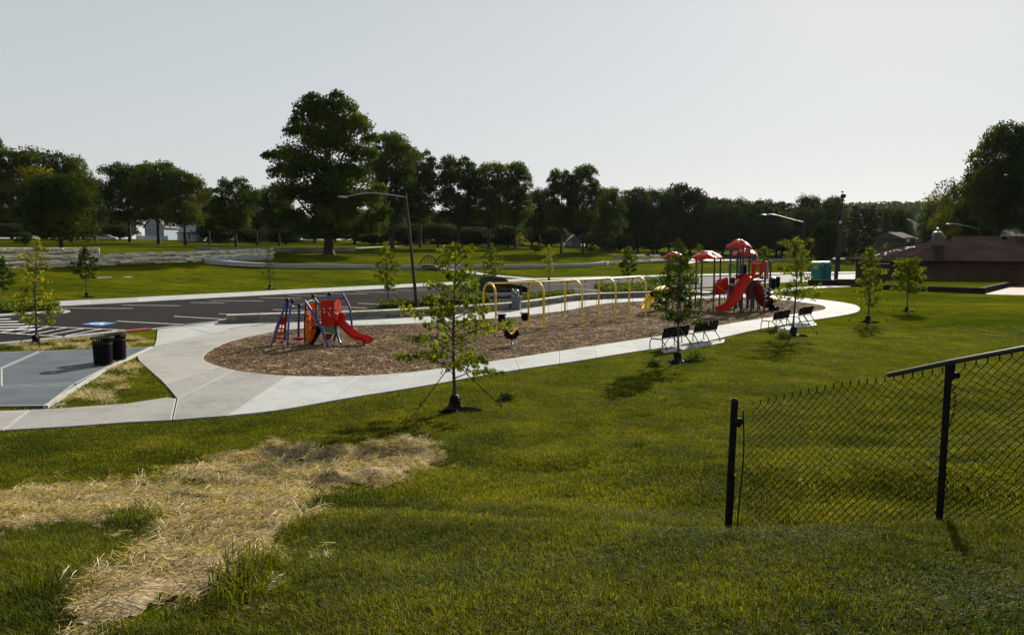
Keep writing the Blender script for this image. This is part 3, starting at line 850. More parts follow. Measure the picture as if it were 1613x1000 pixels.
# the tall tree has its own crown, read from its outline (pixels at its distance)
BT = at(518, 401); sB = BT[1] / F
def lobe_px(px, py, r, dy=0, rz=None): return ((px - 518) * sB, dy, zat(py, BT[1]) - BT[2], r * sB, (rz or r * .85) * sB)
big_l = [lobe_px(495, 175, 26), lobe_px(545, 172, 24), lobe_px(519, 168, 20), lobe_px(508, 186, 22, 1), lobe_px(476, 190, 14), lobe_px(570, 190, 14), lobe_px(583, 222, 12), lobe_px(452, 268, 14), lobe_px(600, 300, 14), lobe_px(608, 335, 13), lobe_px(440, 300, 12), lobe_px(520, 195, 34, 1), lobe_px(560, 205, 32), lobe_px(480, 212, 28), lobe_px(525, 235, 45, -1), lobe_px(572, 245, 26, 1.5),
         lobe_px(462, 250, 30), lobe_px(436, 248, 17, 0, 11), lobe_px(448, 275, 26, 1), lobe_px(500, 275, 42, -2), lobe_px(550, 280, 40, 1), lobe_px(470, 310, 36, -1), lobe_px(520, 325, 48, 2),
         lobe_px(575, 320, 34, -1), lobe_px(590, 350, 24, 0), lobe_px(455, 345, 26, 1), lobe_px(500, 365, 40, -1, 20), lobe_px(560, 365, 38, 1, 20), lobe_px(515, 215, 28, 3.5), lobe_px(505, 300, 36, 4.5),
         lobe_px(540, 300, 34, -4.5), lobe_px(540, 345, 36, -4), lobe_px(500, 155, 12), lobe_px(536, 152, 12), lobe_px(592, 218, 10), lobe_px(424, 246, 8)]
HB = zat(143, BT[1]) - BT[2]
tree_mesh('big', HB, 20, 3, 0, 27000, .62, 5, L_MID, .8, lobes=big_l, gap=.36, fork=3.2, shell=.35)
rB = thing('tree', 'tallest broad leafy tree on the lawn, rising left of the leaning street lamp', 'tree', BT, 0)
link('crown', TREE_PROTO['big'][0], rB); link('trunk', TREE_PROTO['big'][1], rB)
for i, (mat, sd) in enumerate(((L_MID, 31), (L_DARK, 32), (L_YEL, 33), (L_DARK, 34), (L_MID, 35))):
    tree_mesh('broad%d' % i, 16, 14, 3.4, 46, 12000, .55, sd, mat, .42, gap=.34, shell=.45, rr=(.11, .24))
for i, (mat, sd) in enumerate(((L_DARK, 41), (L_MID, 42), (L_YEL, 43))):
    tree_mesh('tall%d' % i, 20, 11, 4.8, 46, 12000, .55, sd, mat, .4, gap=.40, shell=.4, rr=(.13, .27))
for i, (mat, sd) in enumerate(((L_FAR, 51), (L_FAR, 52), (L_DARK, 53))):
    tree_mesh('low%d' % i, 13, 13, .6, 34, 9000, .75, sd, mat, .4, gap=.12, shell=.45, rr=(.14, .28))
tree_mesh('dome', 9, 12, .8, 22, 12000, .5, 61, L_DARK, .4, gap=.1, shell=.5)
tree_mesh('cone', 6, 5, .2, 18, 6000, .35, 62, L_FAR, .15, cone=.9, gap=.05)
tree_mesh('light', 15, 13, 4, 20, 5500, .6, 63, L_YEL, .3, gap=.5, shell=.5)
tree_mesh('shrub', 2.4, 3, .2, 10, 2500, .2, 64, L_DARK, .08, gap=.1)
tree_mesh('thin', 4.5, 3, .8, 12, 1100, .26, 65, L_FAR, .07, gap=.3)
# layered pine: flat whorls of needles
def pine(key, h, w, seed):
    r0 = np.random.default_rng(seed); P = []; N = []; mb = MB()
    mb.tube([(0, 0, -.3), (0, 0, h * .5), (0, 0, h)], [.32, .2, .03], 7)
    z = h * .12
    while z < h * .98:
        q = 1 - (z / h) ** 1.3; n = 7
        for b in range(n):
            a = r0.uniform(0, 6.28); l = w / 2 * (q * .9 + .12) * r0.uniform(.6, 1.1)
            e = Vector((math.cos(a) * l, math.sin(a) * l, z + l * .08))
            mb.tube([(0, 0, z - .1), e], [.06, .015], 4, caps=False)
            m = int(60 * l / 3) + 14; t = r0.uniform(.25, 1.02, m)[:, None]
            side = np.array([-math.sin(a), math.cos(a), 0])
            pts = np.array([[0, 0, z]]) * (1 - t) + np.array([list(e)]) * t + side * (r0.normal(size=(m, 1)) * .35 * l * .5 * (1.15 - t)) + np.array([0, 0, 1.0]) * r0.normal(size=(m, 1)) * .1
            P.append(pts); N.append(np.tile([0, 0, 1.0], (m, 1)) + r0.normal(size=(m, 3)) * .45)
        z += h * .045 * r0.uniform(.8, 1.3)
    P = np.concatenate(P); N = np.concatenate(N)
    V, Q = quads(P, N, r0.uniform(.3, .62, len(P)))
    cm = np_mesh('crown', V, Q, L_PINE)
    tm = bpy.data.meshes.new('trunk'); tm.from_pydata([tuple(p) for p in mb.v], [], mb.f); tm.materials.append(BARK)
    TREE_PROTO[key] = (cm, tm, h, w)
pine('pine0', 16, 8.5, 71); pine('pine1', 15, 8, 72)
for a in [
    ('tall0', -12, 172, 208, 66, 'dark tall tree cut off by the left edge of the picture'),
    ('tall1', -95, 165, 232, 80, 'tall tree just outside the left edge of the picture'),
    ('broad2', 42, 150, 241, 150, 'broad tree at far left with yellowing leaves'),
    ('broad0', 112, 156, 246, 80, 'leafy tree just right of the yellowing tree at far left'),
    ('broad3', 150, 182, 283, 62, 'dark tree between the yellowing tree and the three shade trees'),
    ('broad1', 205, 168, 262, 88, 'first of three shade trees in front of the white houses, with visible leaning limbs'),
    ('broad4', 250, 152, 256, 92, 'middle shade tree in front of the white houses'),
    ('broad2', 292, 150, 272, 80, 'third shade tree in front of the white houses, turning yellow on its right side'),
    ('tall1', 330, 172, 298, 50, 'narrow tree right of the white houses'),
    ('broad0', 372, 140, 283, 72, 'rounded tree standing alone with bare trunk, midway between houses and tallest tree'),
    ('tall0', 405, 166, 300, 44, 'narrow dark tree close left of the tallest tree'),
    ('broad3', 440, 160, 293, 60, 'dark tree half hidden behind the left side of the tallest tree'),
    ('tall1', 618, 142, 211, 86, 'tall open tree just right of the tallest tree, behind the street lamp'),
    ('tall0', 662, 150, 236, 62, 'tree with thin upper branches right of the street lamp pole'),
    ('tall0', 722, 150, 247, 76, 'flat topped dark tree between the lamp and the gap in the tree line'),
    ('tall2', 770, 156, 258, 66, 'tree with a few yellow branches in the middle of the tree line'),
    ('tall1', 812, 158, 257, 56, 'tree with open forked branches left of the gap above the garage'),
    ('broad1', 850, 175, 300, 50, 'lower tree in the dip left of the three pointed tree'),
    ('tall0', 884, 150, 268, 52, 'left half of the dark pair of trees above the grey garage'),
    ('tall1', 918, 152, 263, 56, 'right half of the dark pair of trees above the grey garage'),
    ('broad4', 957, 165, 297, 58, 'bushy tree right of the grey garage'),
    ('tall0', 998, 190, 297, 60, 'dark tree behind the conical evergreen'),
    ('broad3', 1035, 195, 302, 66, 'wide dark tree right behind the conical evergreen'),
    ('low2', 1075, 200, 296, 84, 'round topped dark tree above the left red canopy'),
    ('low0', 1118, 205, 313, 62, 'dark tree above the middle red canopy'),
    ('broad1', 1152, 210, 315, 68, 'dark tree above the tallest red canopy'),
    ('low1', 1195, 212, 318, 60, 'dark tree behind the far lamp arm'),
    ('tall0', 1232, 215, 318, 46, 'narrow tree left of the second lamp pole'),
    ('broad3', 1272, 205, 312, 52, 'tree right behind the second lamp pole'),
    ('broad4', 1310, 200, 311, 50, 'tree behind the tall floodlight pole'),
    ('low1', 1412, 190, 332, 46, 'dark tree at the right end of the pines'),
    ('broad0', 1478, 175, 316, 62, 'rounded tree rising behind the roof vent of the brick building'),
    ('light', 1512, 128, 288, 86, 'thin leafed tree with pale branches behind the brick building'),
    ('broad1', 1545, 118, 262, 80, 'leafy tree in front of the tall trees at the right edge'),
    ('tall1', 1572, 112, 200, 92, 'tallest tree of the right edge group, its left crown against the sky'),
    ('tall0', 1622, 108, 196, 100, 'tall dark tree cut off by the right edge of the picture'),
]:
    put_tree(*a, group='mature trees round the park')
put_tree('dome', 97, 0, 284, 112, 'low dark dome shaped tree whose crown nearly reaches the lawn', base_py=392, name='tree')
put_tree('cone', 1026, 0, 357, 34, 'small conical evergreen standing in front of the dark tree line', base_py=396, name='evergreen_tree')
put_tree('shrub', 843, 0, 386, 22, 'small dark round shrub on the far lawn slope', cat='shrub', base_py=398, name='shrub')
put_tree('thin', 931, 0, 374, 20, 'thin grey green sapling right of the grey garage', base_py=403, name='sapling')
put_tree('thin', 957, 0, 372, 20, 'second thin sapling, right of the one beside the garage', base_py=398, name='sapling')
put_tree('shrub', 40, 0, 366, 26, 'small dark shrub on the lawn left of the dome shaped tree', cat='shrub', base_py=388, name='shrub')
put_tree('low2', 1300, 150, 352, 44, 'round pale edged bushy tree between the second lamp and the floodlight pole')
for k, (u, Y_, t, w) in enumerate([(1345, 178, 320, 58), (1372, 172, 324, 56), (1392, 176, 330, 44), (1322, 186, 326, 40)]):
    put_tree('pine%d' % (k % 2), u, Y_, t, w, ['tall pine with layered boughs right of the floodlight pole', 'layered pine in front of its neighbours above the left roof corner',
             'smaller pine at the right end of the pine group', 'pine partly hidden behind the floodlight pole'][k], group='pines right of the floodlight pole', name='pine_tree')
# the closed row of lower trees behind, each a tree of its own
r_ = random.Random(9)
u = -330
while u < 1420:
    Y_ = r_.uniform(196, 232) if u > 180 and u < 330 else r_.uniform(178, 225)
    if 222 < u < 318: u += 30; continue
    top = 338 + r_.uniform(-9, 7) if u < 820 else 334 + r_.uniform(-8, 6)
    put_tree('low%d' % r_.randrange(3), u, Y_ + 12, top, r_.uniform(58, 82), 'one of the low dark trees closing the view behind the park', group='low trees closing the view behind the park')
    u += r_.uniform(24, 34)
# understory under the tree line
for k, (u, Y_) in enumerate([(20, 185), (75, 190), (130, 190), (175, 195), (345, 190), (395, 188), (450, 175), (590, 180), (640, 176), (690, 172), (745, 174), (800, 178), (860, 196), (960, 178), (985, 196)]):
    put_tree('low%d' % (k % 3), u, Y_, 352 + (k * 7) % 9, 62, 'one of the low dark trees closing the view behind the park', group='low trees closing the view behind the park')
# distant wooded hill seen through the gap
def wooded_hill():
    r0 = np.random.default_rng(3); Vs = []; Qs = []; o = 0
    n = 16000
    X0 = (1425 - CU) / F * 620
    x = X0 + r0.uniform(-170, 170, n); y = 620 + r0.uniform(-60, 120, n)
    hgt = 26 * np.exp(-((x - X0) / 95) ** 2) + 8 + .05 * (y - 560)
    bl = 3.5 * (np.sin(x * .35 + .9 * np.sin(y * .2)) * np.sin(y * .3 + 1))
    z = hgt + bl + r0.uniform(-4, 1, n)
    V, Q = quads(np.stack([x, y, z], 1), r0.normal(size=(n, 3)) + [0, -.6, .6], r0.uniform(2.5, 4.5, n))
    ob = link('wooded_hill', np_mesh('wooded_hill', V, Q, L_FAR)); tag(ob, kind='stuff')
    xs_ = np.linspace(X0 - 190, X0 + 190, 40); ys_ = np.linspace(545, 760, 20); A, B = np.meshgrid(xs_, ys_)
    C = np.maximum(0, 24 * np.exp(-((A - X0) / 95) ** 2) * np.clip((B - 545) / 40, 0, 1)) + .5
    C[:, 0] = C[:, -1] = C[0] = C[-1] = -2
    V = np.stack([A, B, C], -1).reshape(-1, 3); i, j = np.meshgrid(np.arange(39), np.arange(19)); a = (j * 40 + i).ravel()
    tag(link('hill', np_mesh('hill', V, np.stack([a, a + 1, a + 41, a + 40], -1), L_FAR)), kind='structure')
wooded_hill()

# ------------------------------------------------------------------ young staked trees
TWIG = simple('young_bark', (.055, .045, .035), .9, var=.3, scale=20)
BAG = simple('black_tree_bag', (.004, .004, .004), .55, scale=9, bmp=.6, bd=.04, spec=.15)
SOIL = simple('dark_mulch', (.010, .007, .005), 1.0, var=.5, scale=12, bmp=.8, bd=.05, spec=.0)
STAKE = simple('stake', (.02, .018, .016), .8)
def young(label, px, py, top, cbot, wpx, seed, mat=None, leaf=.13, nb=34, dens=1.0, tiers=0, stakes=2, bag=True, star=False, lean=0, group='young staked trees', prof=None, Y=None):
    x, y, z = at(px, py) if Y is None else atY(px, Y)
    H = zat(top, y) - z; cb = zat(cbot, y) - z; Wd = wpx / F * y
    r0 = random.Random(seed)
    root = thing('young_tree', label, 'tree', (x, y, z), 0, group)
    mb = MB(); rt = .028 + .004 * H
    tr = [Vector((lean * t + .03 * H * .3 * math.sin(t * 5 + seed), .02 * math.sin(t * 7), H * t)) for t in (0, .15, .3, .5, .7, .85, .97)]
    mb.tube(tr, [rt * 1.5, rt, rt * .85, rt * .7, rt * .45, rt * .25, rt * .08], 7)
    def trunk_at(t):
        k = min(5, max(0, sum(1 for q in (.15, .3, .5, .7, .85) if q < t)));
        T = (0, .15, .3, .5, .7, .85, .97); return tr[k].lerp(tr[k + 1], min(1, max(0, (t - T[k]) / (T[k + 1] - T[k]))))
    P = []; D = []
    pf = prof or (lambda q: (math.sin(math.pi * min(1, q * .9 + .12)) ** .7) * (1 - .35 * q))
    t0 = cb / H
    for b in range(nb):
        q = (b + .5) / nb; t = t0 + (1 - t0) * .96 * q
        if tiers: t = t0 + (1 - t0) * (math.floor(q * tiers) / tiers + .12 * r0.random())
        a = b * 2.4 + r0.uniform(-.4, .4); l = Wd / 2 * pf(q) * r0.uniform(.6, 1.12)
        s0 = trunk_at(min(t * .97 + .0, .95)); up = r0.uniform(.25, .75) * (.6 + .6 * q)
        e = s0 + Vector((math.cos(a) * l, math.sin(a) * l, l * up))
        m1 = s0.lerp(e, .5) + Vector((0, 0, l * .08))
        mb.tube([s0, m1, e], [rt * .38, rt * .22, rt * .06], 4, caps=False)
        nt_ = max(2, int(l / .17 * 1.1))
        for k in range(nt_):
            tt = .36 + .68 * ((k + r0.random()) / nt_) ** .8
            pc = s0.lerp(m1, tt * 2) if tt < .5 else m1.lerp(e, (tt - .5) * 2)
            tl = (.08 + .2 * r0.random()) * max(1, H / 4.6)
            ta = r0.uniform(0, 6.28)
            te = pc + Vector((math.cos(ta) * tl, math.sin(ta) * tl, r0.uniform(-.1, .12)))
            mb.tube([pc, te], [rt * .1, rt * .05], 3, caps=False)
            for _ in range(max(1, int(r0.uniform(4, 8) * dens))):
                P.append(te.lerp(pc, r0.uniform(-.3, .8)) + Vector((r0.gauss(0, .06), r0.gauss(0, .06), r0.gauss(-.04, .05))))
                D.append((math.cos(ta) + r0.gauss(0, .8), math.sin(ta) + r0.gauss(0, .8), r0.gauss(.2, .8)))
    for k in range(int(14 * dens)):
        P.append(Vector((tr[-1].x + r0.gauss(0, .06), r0.gauss(0, .06), H * r0.uniform(.9, 1.0)))); D.append((r0.gauss(0, 1), r0.gauss(0, 1), .3))
    P = np.array([tuple(p) for p in P]); D = np.array(D); D /= np.linalg.norm(D, axis=1, keepdims=True); n = len(P)
    S = leaf * np.array([r0.uniform(.6, 1.3) for _ in range(n)])
    if star:
        a = rng.normal(size=(n, 3)); u_ = np.cross(D, a); u_ /= np.linalg.norm(u_, axis=1, keepdims=True); v_ = np.cross(D, u_)
        ang = np.array([-1.57, -.9, -.45, .05, .5, 1.05, 1.57, 2.1, 2.65, 3.1, 3.6, 4.05]); rad = np.array([.12, .32, .55, .30, .62, .30, .68, .30, .62, .30, .55, .32])
        V = np.stack([P + (u_ * math.cos(t) + v_ * math.sin(t)) * (S * rr_)[:, None] - D * (S * .12 * rr_)[:, None] for t, rr_ in zip(ang, rad)], 1).reshape(-1, 3)
        Q = np.arange(12 * n).reshape(n, 12)
    else: V, Q = quads(P, D, S)
    link('crown', np_mesh('crown', V, Q, mat or L_YOUNG), root)
    mb.build('trunk', TWIG, root, True)
    s = max(.6, H / 4.3)
    if bag:
        b = MB(); b.lathe([(.24 * s, -.05), (.25 * s, .05), (.14 * s, .14 * s), (.12 * s, .24 * s), (.13 * s, .32 * s), (.09 * s, .40 * s), (.045, .42 * s)], 14)
        b.v = [(x_ * (1 + .26 * math.sin(5 * math.atan2(y_, x_) + z_ * 9 + seed)), y_ * (1 + .22 * math.cos(4 * math.atan2(y_, x_) + z_ * 7)), z_) for x_, y_, z_ in b.v]
        b.build('root_wrap', BAG, root, True)
        c = MB(); c.lathe([(.55 * s, -.06), (.46 * s, .02), (.28 * s, .05), (.01, .06)], 16)
        c.v = [(x_ * (1.15 + .2 * math.sin(3 * math.atan2(y_, x_) + seed)) + .12, y_ * (.8 + .2 * math.cos(4 * math.atan2(y_, x_) + seed)), z_ + .02 * math.sin(x_ * 30) * (z_ > 0)) for x_, y_, z_ in c.v]
        c.build('mulch_ring', SOIL, root)
    for k in range(stakes):
        a = (.25, 2.75, 4.4)[k] + r0.uniform(-.2, .2); rr_ = (.95 if k else 1.15) * s * 1.05
        q = (math.cos(a) * rr_, math.sin(a) * rr_ * .8)
        zq = z1(x + q[0], y + q[1]) - z
        w_ = MB(); w_.tube([(q[0], q[1], zq + .05), tuple(trunk_at(max(t0 * .97, .3)))], .013, 4); w_.build('guy_wire', STAKE, root)
        w_ = MB(); w_.tube([(q[0] * 1.03, q[1] * 1.03, zq - .15), (q[0], q[1], zq + .2 * s)], .018, 5); w_.build('stake', STAKE, root)
    return root
young('largest young tree, lobed leaves, standing on the near lawn edge before the playground path', 717, 646, 383, 597, 142, 3, leaf=.105, nb=44, dens=2.0, star=True, tiers=0,
      prof=lambda q: (1.02 if q < .35 else 1.02 - (q - .35) * 1.05) * (1 + .18 * math.sin(q * 23)))
young('bushy young tree beside the front pair of benches', 1067, 571, 397, 512, 88, 8, leaf=.10, nb=50, dens=3.0, prof=lambda q: .95 * math.sqrt(max(.05, 1 - (q * 1.05 - .25) ** 2 * .9)) * (1 - .45 * q), mat=L_MID)
young('tall young tree with uneven tiers beside the farther pair of benches', 1250, 529, 372, 478, 66, 5, leaf=.11, nb=40, dens=2.4, prof=lambda q: (1.0 - .55 * q) * (1 + .3 * math.sin(q * 14 + 1)))
young('sparse yellow green young tree at far left beside the trash receptacles', 57, 543, 372, 518, 78, 15, L_YOUNGY, leaf=.11, nb=34, dens=2.8, lean=.3, prof=lambda q: (1 - .75 * q) * (1 + .25 * math.sin(q * 11)))
young('leafy young tree cut off by the left edge near the parking lot', 1, 487, 404, 455, 44, 16, L_MID, leaf=.15, nb=36, dens=2.0, Y=49)
young('rounded young tree on the lawn beyond the left end of the parking lot', 137, 468, 387, 441, 44, 17, L_MID, leaf=.17, nb=34, dens=1.9)
young('thin sparse young tree on the lawn above the blue climbing frame', 425, 455, 384, 445, 28, 18, L_MID, leaf=.14, nb=24, dens=.8)
young('upright young tree in the parking island left of the leaning lamp', 609, 484, 381, 458, 46, 19, leaf=.15, nb=44, dens=1.7, bag=False, Y=50.5)
young('pale young tree right behind the largest young tree, beyond the parked car', 775, 447, 386, 442, 40, 20, leaf=.2, nb=40, dens=1.5, Y=78)
young('slender young tree beyond the parking lot behind the second swing bay', 865, 441, 384, 428, 24, 21, L_YOUNGY, leaf=.2, nb=30, dens=1.0, Y=88)
young('dense young tree beyond the parking lot behind the last swing bay', 990, 437, 387, 434, 34, 22, leaf=.26, nb=46, dens=1.8, Y=102)
young('young tree whose top shows above the small red canopy', 1068, 436, 373, 415, 30, 23, L_MID, leaf=.22, nb=34, dens=1.5, Y=98)
young('wide young tree right behind the large playground structure', 1203, 441, 387, 428, 44, 24, leaf=.22, nb=36, dens=1.4, Y=92)
young('young tree with two props on the right lawn, left of the brick building', 1367, 508, 387, 482, 50, 25, leaf=.14, nb=42, dens=1.9)
young('shorter rounded young tree on the right lawn in front of the brick wall', 1428, 491, 408, 462, 46, 26, leaf=.15, nb=44, dens=2.2, prof=lambda q: math.sqrt(max(.08, 1 - (q * 1.1 - .4) ** 2 * 1.3)))
young('small yellowish young tree behind the left roof corner of the brick building', 1397, 410, 383, 404, 16, 27, L_YOUNGY, leaf=.25, nb=20, dens=1.2, bag=False, stakes=0, Y=120)
young('small yellow young tree at the edge of the wood left of the garage', 819, 390, 366, 385, 14, 28, L_YOUNGY, leaf=.3, nb=24, dens=1.2, bag=False, stakes=0, Y=150)
young('small pale young tree by the far white vehicle', 1101, 400, 384, 396, 12, 29, L_YOUNG, leaf=.25, nb=20, dens=1.2, bag=False, stakes=0, Y=140)
young('small round young tree at the left of the far dark parked trailer', 1183, 408, 390, 403, 12, 30, L_YOUNG, leaf=.25, nb=18, dens=1.2, bag=False, stakes=0, Y=150)
# tufts at the feet of the two bench trees and the large tree's pegs
tuft_b = [(1096, 567, .42), (1031, 577, .3), (1234, 533, .35), (798, 629, .22)]
for k, (u, v, s) in enumerate(tuft_b):
    x, y, z = at(u, v); P = rng.normal(size=(500, 3)) * [s * .45, s * .4, s * .3] + [0, 0, s * .35]; P[:, 2] = np.abs(P[:, 2])
    V, Q = quads(P, rng.normal(size=(500, 3)) + [0, 0, .5], rng.uniform(.04, .1, 500))
    o = link('weed_tuft', np_mesh('weed_tuft', V, Q, L_BUSH)); o.location = (x, y, z); o['kind'] = 'stuff'
    tag(o, ['dark weed clump right of the root wrap of the tree by the front benches', 'dark weed tuft left of the tree by the front benches', 'dark weed tuft left of the tree by the farther benches',
            'small weed tuft round the right peg of the largest young tree'][k], 'weed')
# low planting in the parking islands
def bed_plants(name, poly_px, n, h, seed):
    poly = W(poly_px); r0 = np.random.default_rng(seed)
    xs_ = [p[0] for p in poly]; ys_ = [p[1] for p in poly]
    x = r0.uniform(min(xs_), max(xs_), n * 4); y = r0.uniform(min(ys_), max(ys_), n * 4)
    k = in_poly(x, y, poly); x, y = x[k][:n], y[k][:n]
    z = np.abs(r0.normal(size=len(x))) * h * .45 * (1 + .5 * np.sin(x * 2.1) * np.sin(y * 1.7))
    V, Q = quads(np.stack([x, y, z + .03], 1), r0.normal(size=(len(x), 3)) + [0, 0, .6], r0.uniform(.12, .3, len(x)))
    tag(link(name, np_mesh(name, V, Q, L_BUSH)), kind='stuff')
bed_plants('ground_cover', [(600, 486), (700, 480), (770, 476), (770, 472), (700, 476.5), (600, 482)], 9000, .35, 1)
bed_plants('ground_cover', [(935, 453), (1000, 450), (1055, 452), (1060, 458), (960, 462), (948, 458)], 9000, .38, 2)
bed_plants('ground_cover', [(1015, 446), (1100, 443.5), (1100, 448), (1020, 450)], 4000, .6, 3)
bed_plants('ground_cover', [(-260, 508), (60, 487), (92, 488), (90, 491), (-260, 514)], 9000, .6, 4)
bed_plants('ground_cover', [(800, 468), (860, 461), (905, 459), (905, 463), (850, 468), (815, 474)], 3500, .16, 5)
isl = [(-260, 512), (60, 491), (98, 489.5), (111, 491.5), (100, 494), (60, 496), (-260, 518)]
slab('island_kerb', W(isl), .1, .12, [CONC_W, EDGE], kerbs)
# ------------------------------------------------------------------ paints
BLUE = simple('blue_powder_coat', (.010, .035, .22), .35, var=.12, scale=2)
NAVY = simple('dark_blue_powder_coat', (.006, .015, .065), .4, var=.12, scale=2)
RED = simple('red_plastic', (.42, .012, .005), .4, var=.15, scale=2, spec=.12)
DRED = simple('dark_red_plastic', (.17, .007, .006), .45, var=.15, scale=2, spec=.15)
ORANGE = simple('orange_plastic', (.85, .15, .010), .5, var=.12, scale=2, spec=.2)
GREEN = simple('green_plastic', (.05, .16, .06), .5, var=.15, scale=3)
PALEG = simple('pale_green_metal', (.42, .55, .40), .4, var=.1, scale=3)
YEL = simple('yellow_powder_coat', (.68, .46, .010), .38, var=.12, scale=1.5)
YELP = simple('yellow_plastic', (.72, .42, .02), .45, var=.12, scale=1.5)
BLACK = simple('black_metal', (.005, .005, .006), .55, var=.2, scale=4, spec=.08)
BLACKP = simple('black_plastic', (.006, .006, .006), .65, var=.2, scale=6, spec=.06)
STEEL = simple('galvanised', (.38, .38, .37), .38, .8, var=.2, scale=5)
GREYP = simple('grey_plastic', (.16, .17, .18), .5, var=.15, scale=3)
WHITEP = simple('white_plastic', (.62, .62, .60), .5, var=.1, scale=4)
DECK = simple('deck_coating', (.06, .03, .028), .6, var=.2, scale=5)

# ------------------------------------------------------------------ trash receptacles
def receptacle():
    t = thing('trash_receptacle', 'front one of the two black slatted trash receptacles on the patio', 'trash can', (0, 0, 0), 0, 'black trash receptacles on the patio')
    mb = MB(); mb.lathe([(.26, .04), (.27, .06), (.285, .75), (.27, .77), (.2, .77)], 24); mb.build('liner', BLACKP, t, True)
    for k in range(28):
        a = 2 * math.pi * k / 28; c, s = math.cos(a), math.sin(a); m = MB()
        pts = [(.29 * c, .29 * s, .04), (.305 * c, .305 * s, .75), (.31 * c, .31 * s, .86), (.35 * c, .35 * s, .96), (.38 * c, .38 * s, .98)]
        for i in range(4):
            p, q = Vector(pts[i]), Vector(pts[i + 1]); w = Vector((-s, c, 0)) * .02; o = Vector((c, s, 0)) * .006
            m.add([p - w, p + w, p + w + o, p - w + o, q - w, q + w, q + w + o, q - w + o], [(0, 1, 5, 4), (1, 2, 6, 5), (2, 3, 7, 6), (3, 0, 4, 7)])
        m.build('slat', BLACK, t)
    for z, r in ((.06, .30), (.76, .315), (.975, .385)):
        m = MB(); m.tube([(r * math.cos(a), r * math.sin(a), z) for a in np.linspace(0, 2 * math.pi, 29)], .014, 6, caps=False); m.build('band', BLACK, t, True)
    m = MB(); m.lathe([(.385, .985), (.33, 1.0), (.2, .955), (.17, .93)], 24, caps=False); m.build('lid', BLACK, t, True)
    for k in range(3):
        a = 2.1 * k + .4; m = MB(); m.lathe([(.025, 0), (.025, .045)], 8, (.24 * math.cos(a), .24 * math.sin(a), 0)); m.build('foot', STEEL, t)
    return t
rc = receptacle(); x, y = plane(158, 576, .07); rc.location = (x, y + .2, .07)
x, y = plane(178, 569, .07); dup(rc, (x, y + .3, .07), 1.0, 'rear one of the two black slatted trash receptacles, half hidden behind the front one')

# ------------------------------------------------------------------ benches
MATTE = simple('matte_black', (.006, .006, .006), .9, var=.2, spec=.04)
def bench():
    t = thing('park_bench', 'nearest bench, left one of the front pair facing the playground', 'bench', (0, 0, 0), 0, 'black park benches facing the playground')
    Lb = 1.83
    for k in range(4):
        z = .50 + k * .112; y = -.20 - k * .03
        m = MB(); m.bbox((0, y, z + .03), (Lb, .03, .107), .004, rx=.25); m.build('back_slat', MATTE, t)
    for k in range(5):
        m = MB(); m.bbox((0, -.10 + k * .105, .44 + .004 * k), (Lb, .09, .03), .008); m.build('seat_slat', WHITEP if False else SEATM, t)
    for sx in (-1, 0, 1):
        x = sx * (Lb / 2 - .06)
        m = MB()
        m.tube(smooth_pts([(x, -.42, 0), (x, -.33, .2), (x, -.17, .42), (x, -.24, .64), (x, -.33, .9)], 4), [.022] * 17, 6)
        m.tube(smooth_pts([(x, .42, 0), (x, .44, .2), (x, .36, .41), (x, .1, .42), (x, -.17, .42)], 4), [.022] * 17, 6)
        m.build('end_frame' if sx else 'middle_frame', BLACK, t, True)
        if sx:
            m = MB(); m.tube(smooth_pts([(x, -.23, .64), (x, .05, .68), (x, .3, .66), (x, .41, .58), (x, .38, .44)], 4), [.02] * 17, 6); m.build('armrest', BLACK, t, True)
        for yy in (-.42, .42):
            m = MB(); m.lathe([(.045, -.005), (.045, .02)], 8, (x, yy, 0)); m.build('foot', BLACK, t)
    return t
SEATM = simple('dark_slat_gloss', (.05, .05, .05), .45, var=.1, scale=4, spec=.5)
ang = math.atan2(.715, .7)
b0 = bench()
for k, (a_, b_, lab) in enumerate([((1046, 553), (1092, 545.5), None), ((1096, 542.5), (1137, 536), 'second bench, right one of the front pair facing the playground'),
                                  ((1220, 520.5), (1250, 515), 'third bench, left one of the farther pair beside the uneven young tree'), ((1260, 512.5), (1286, 507.5), 'farthest bench, right one of the farther pair')]):
    p = Vector(plane(*a_, .05)); q = Vector(plane(*b_, .05)); c = (p + q) / 2; d = (q - p).normalized()
    n = Vector((-d.y, d.x)); c += n * .40; loc = (c.x, c.y, PZ); rz = math.atan2(d.y, d.x)
    if k == 0: b0.location = loc; b0.rotation_euler = (0, 0, rz)
    else: dup(b0, loc, rz, lab)

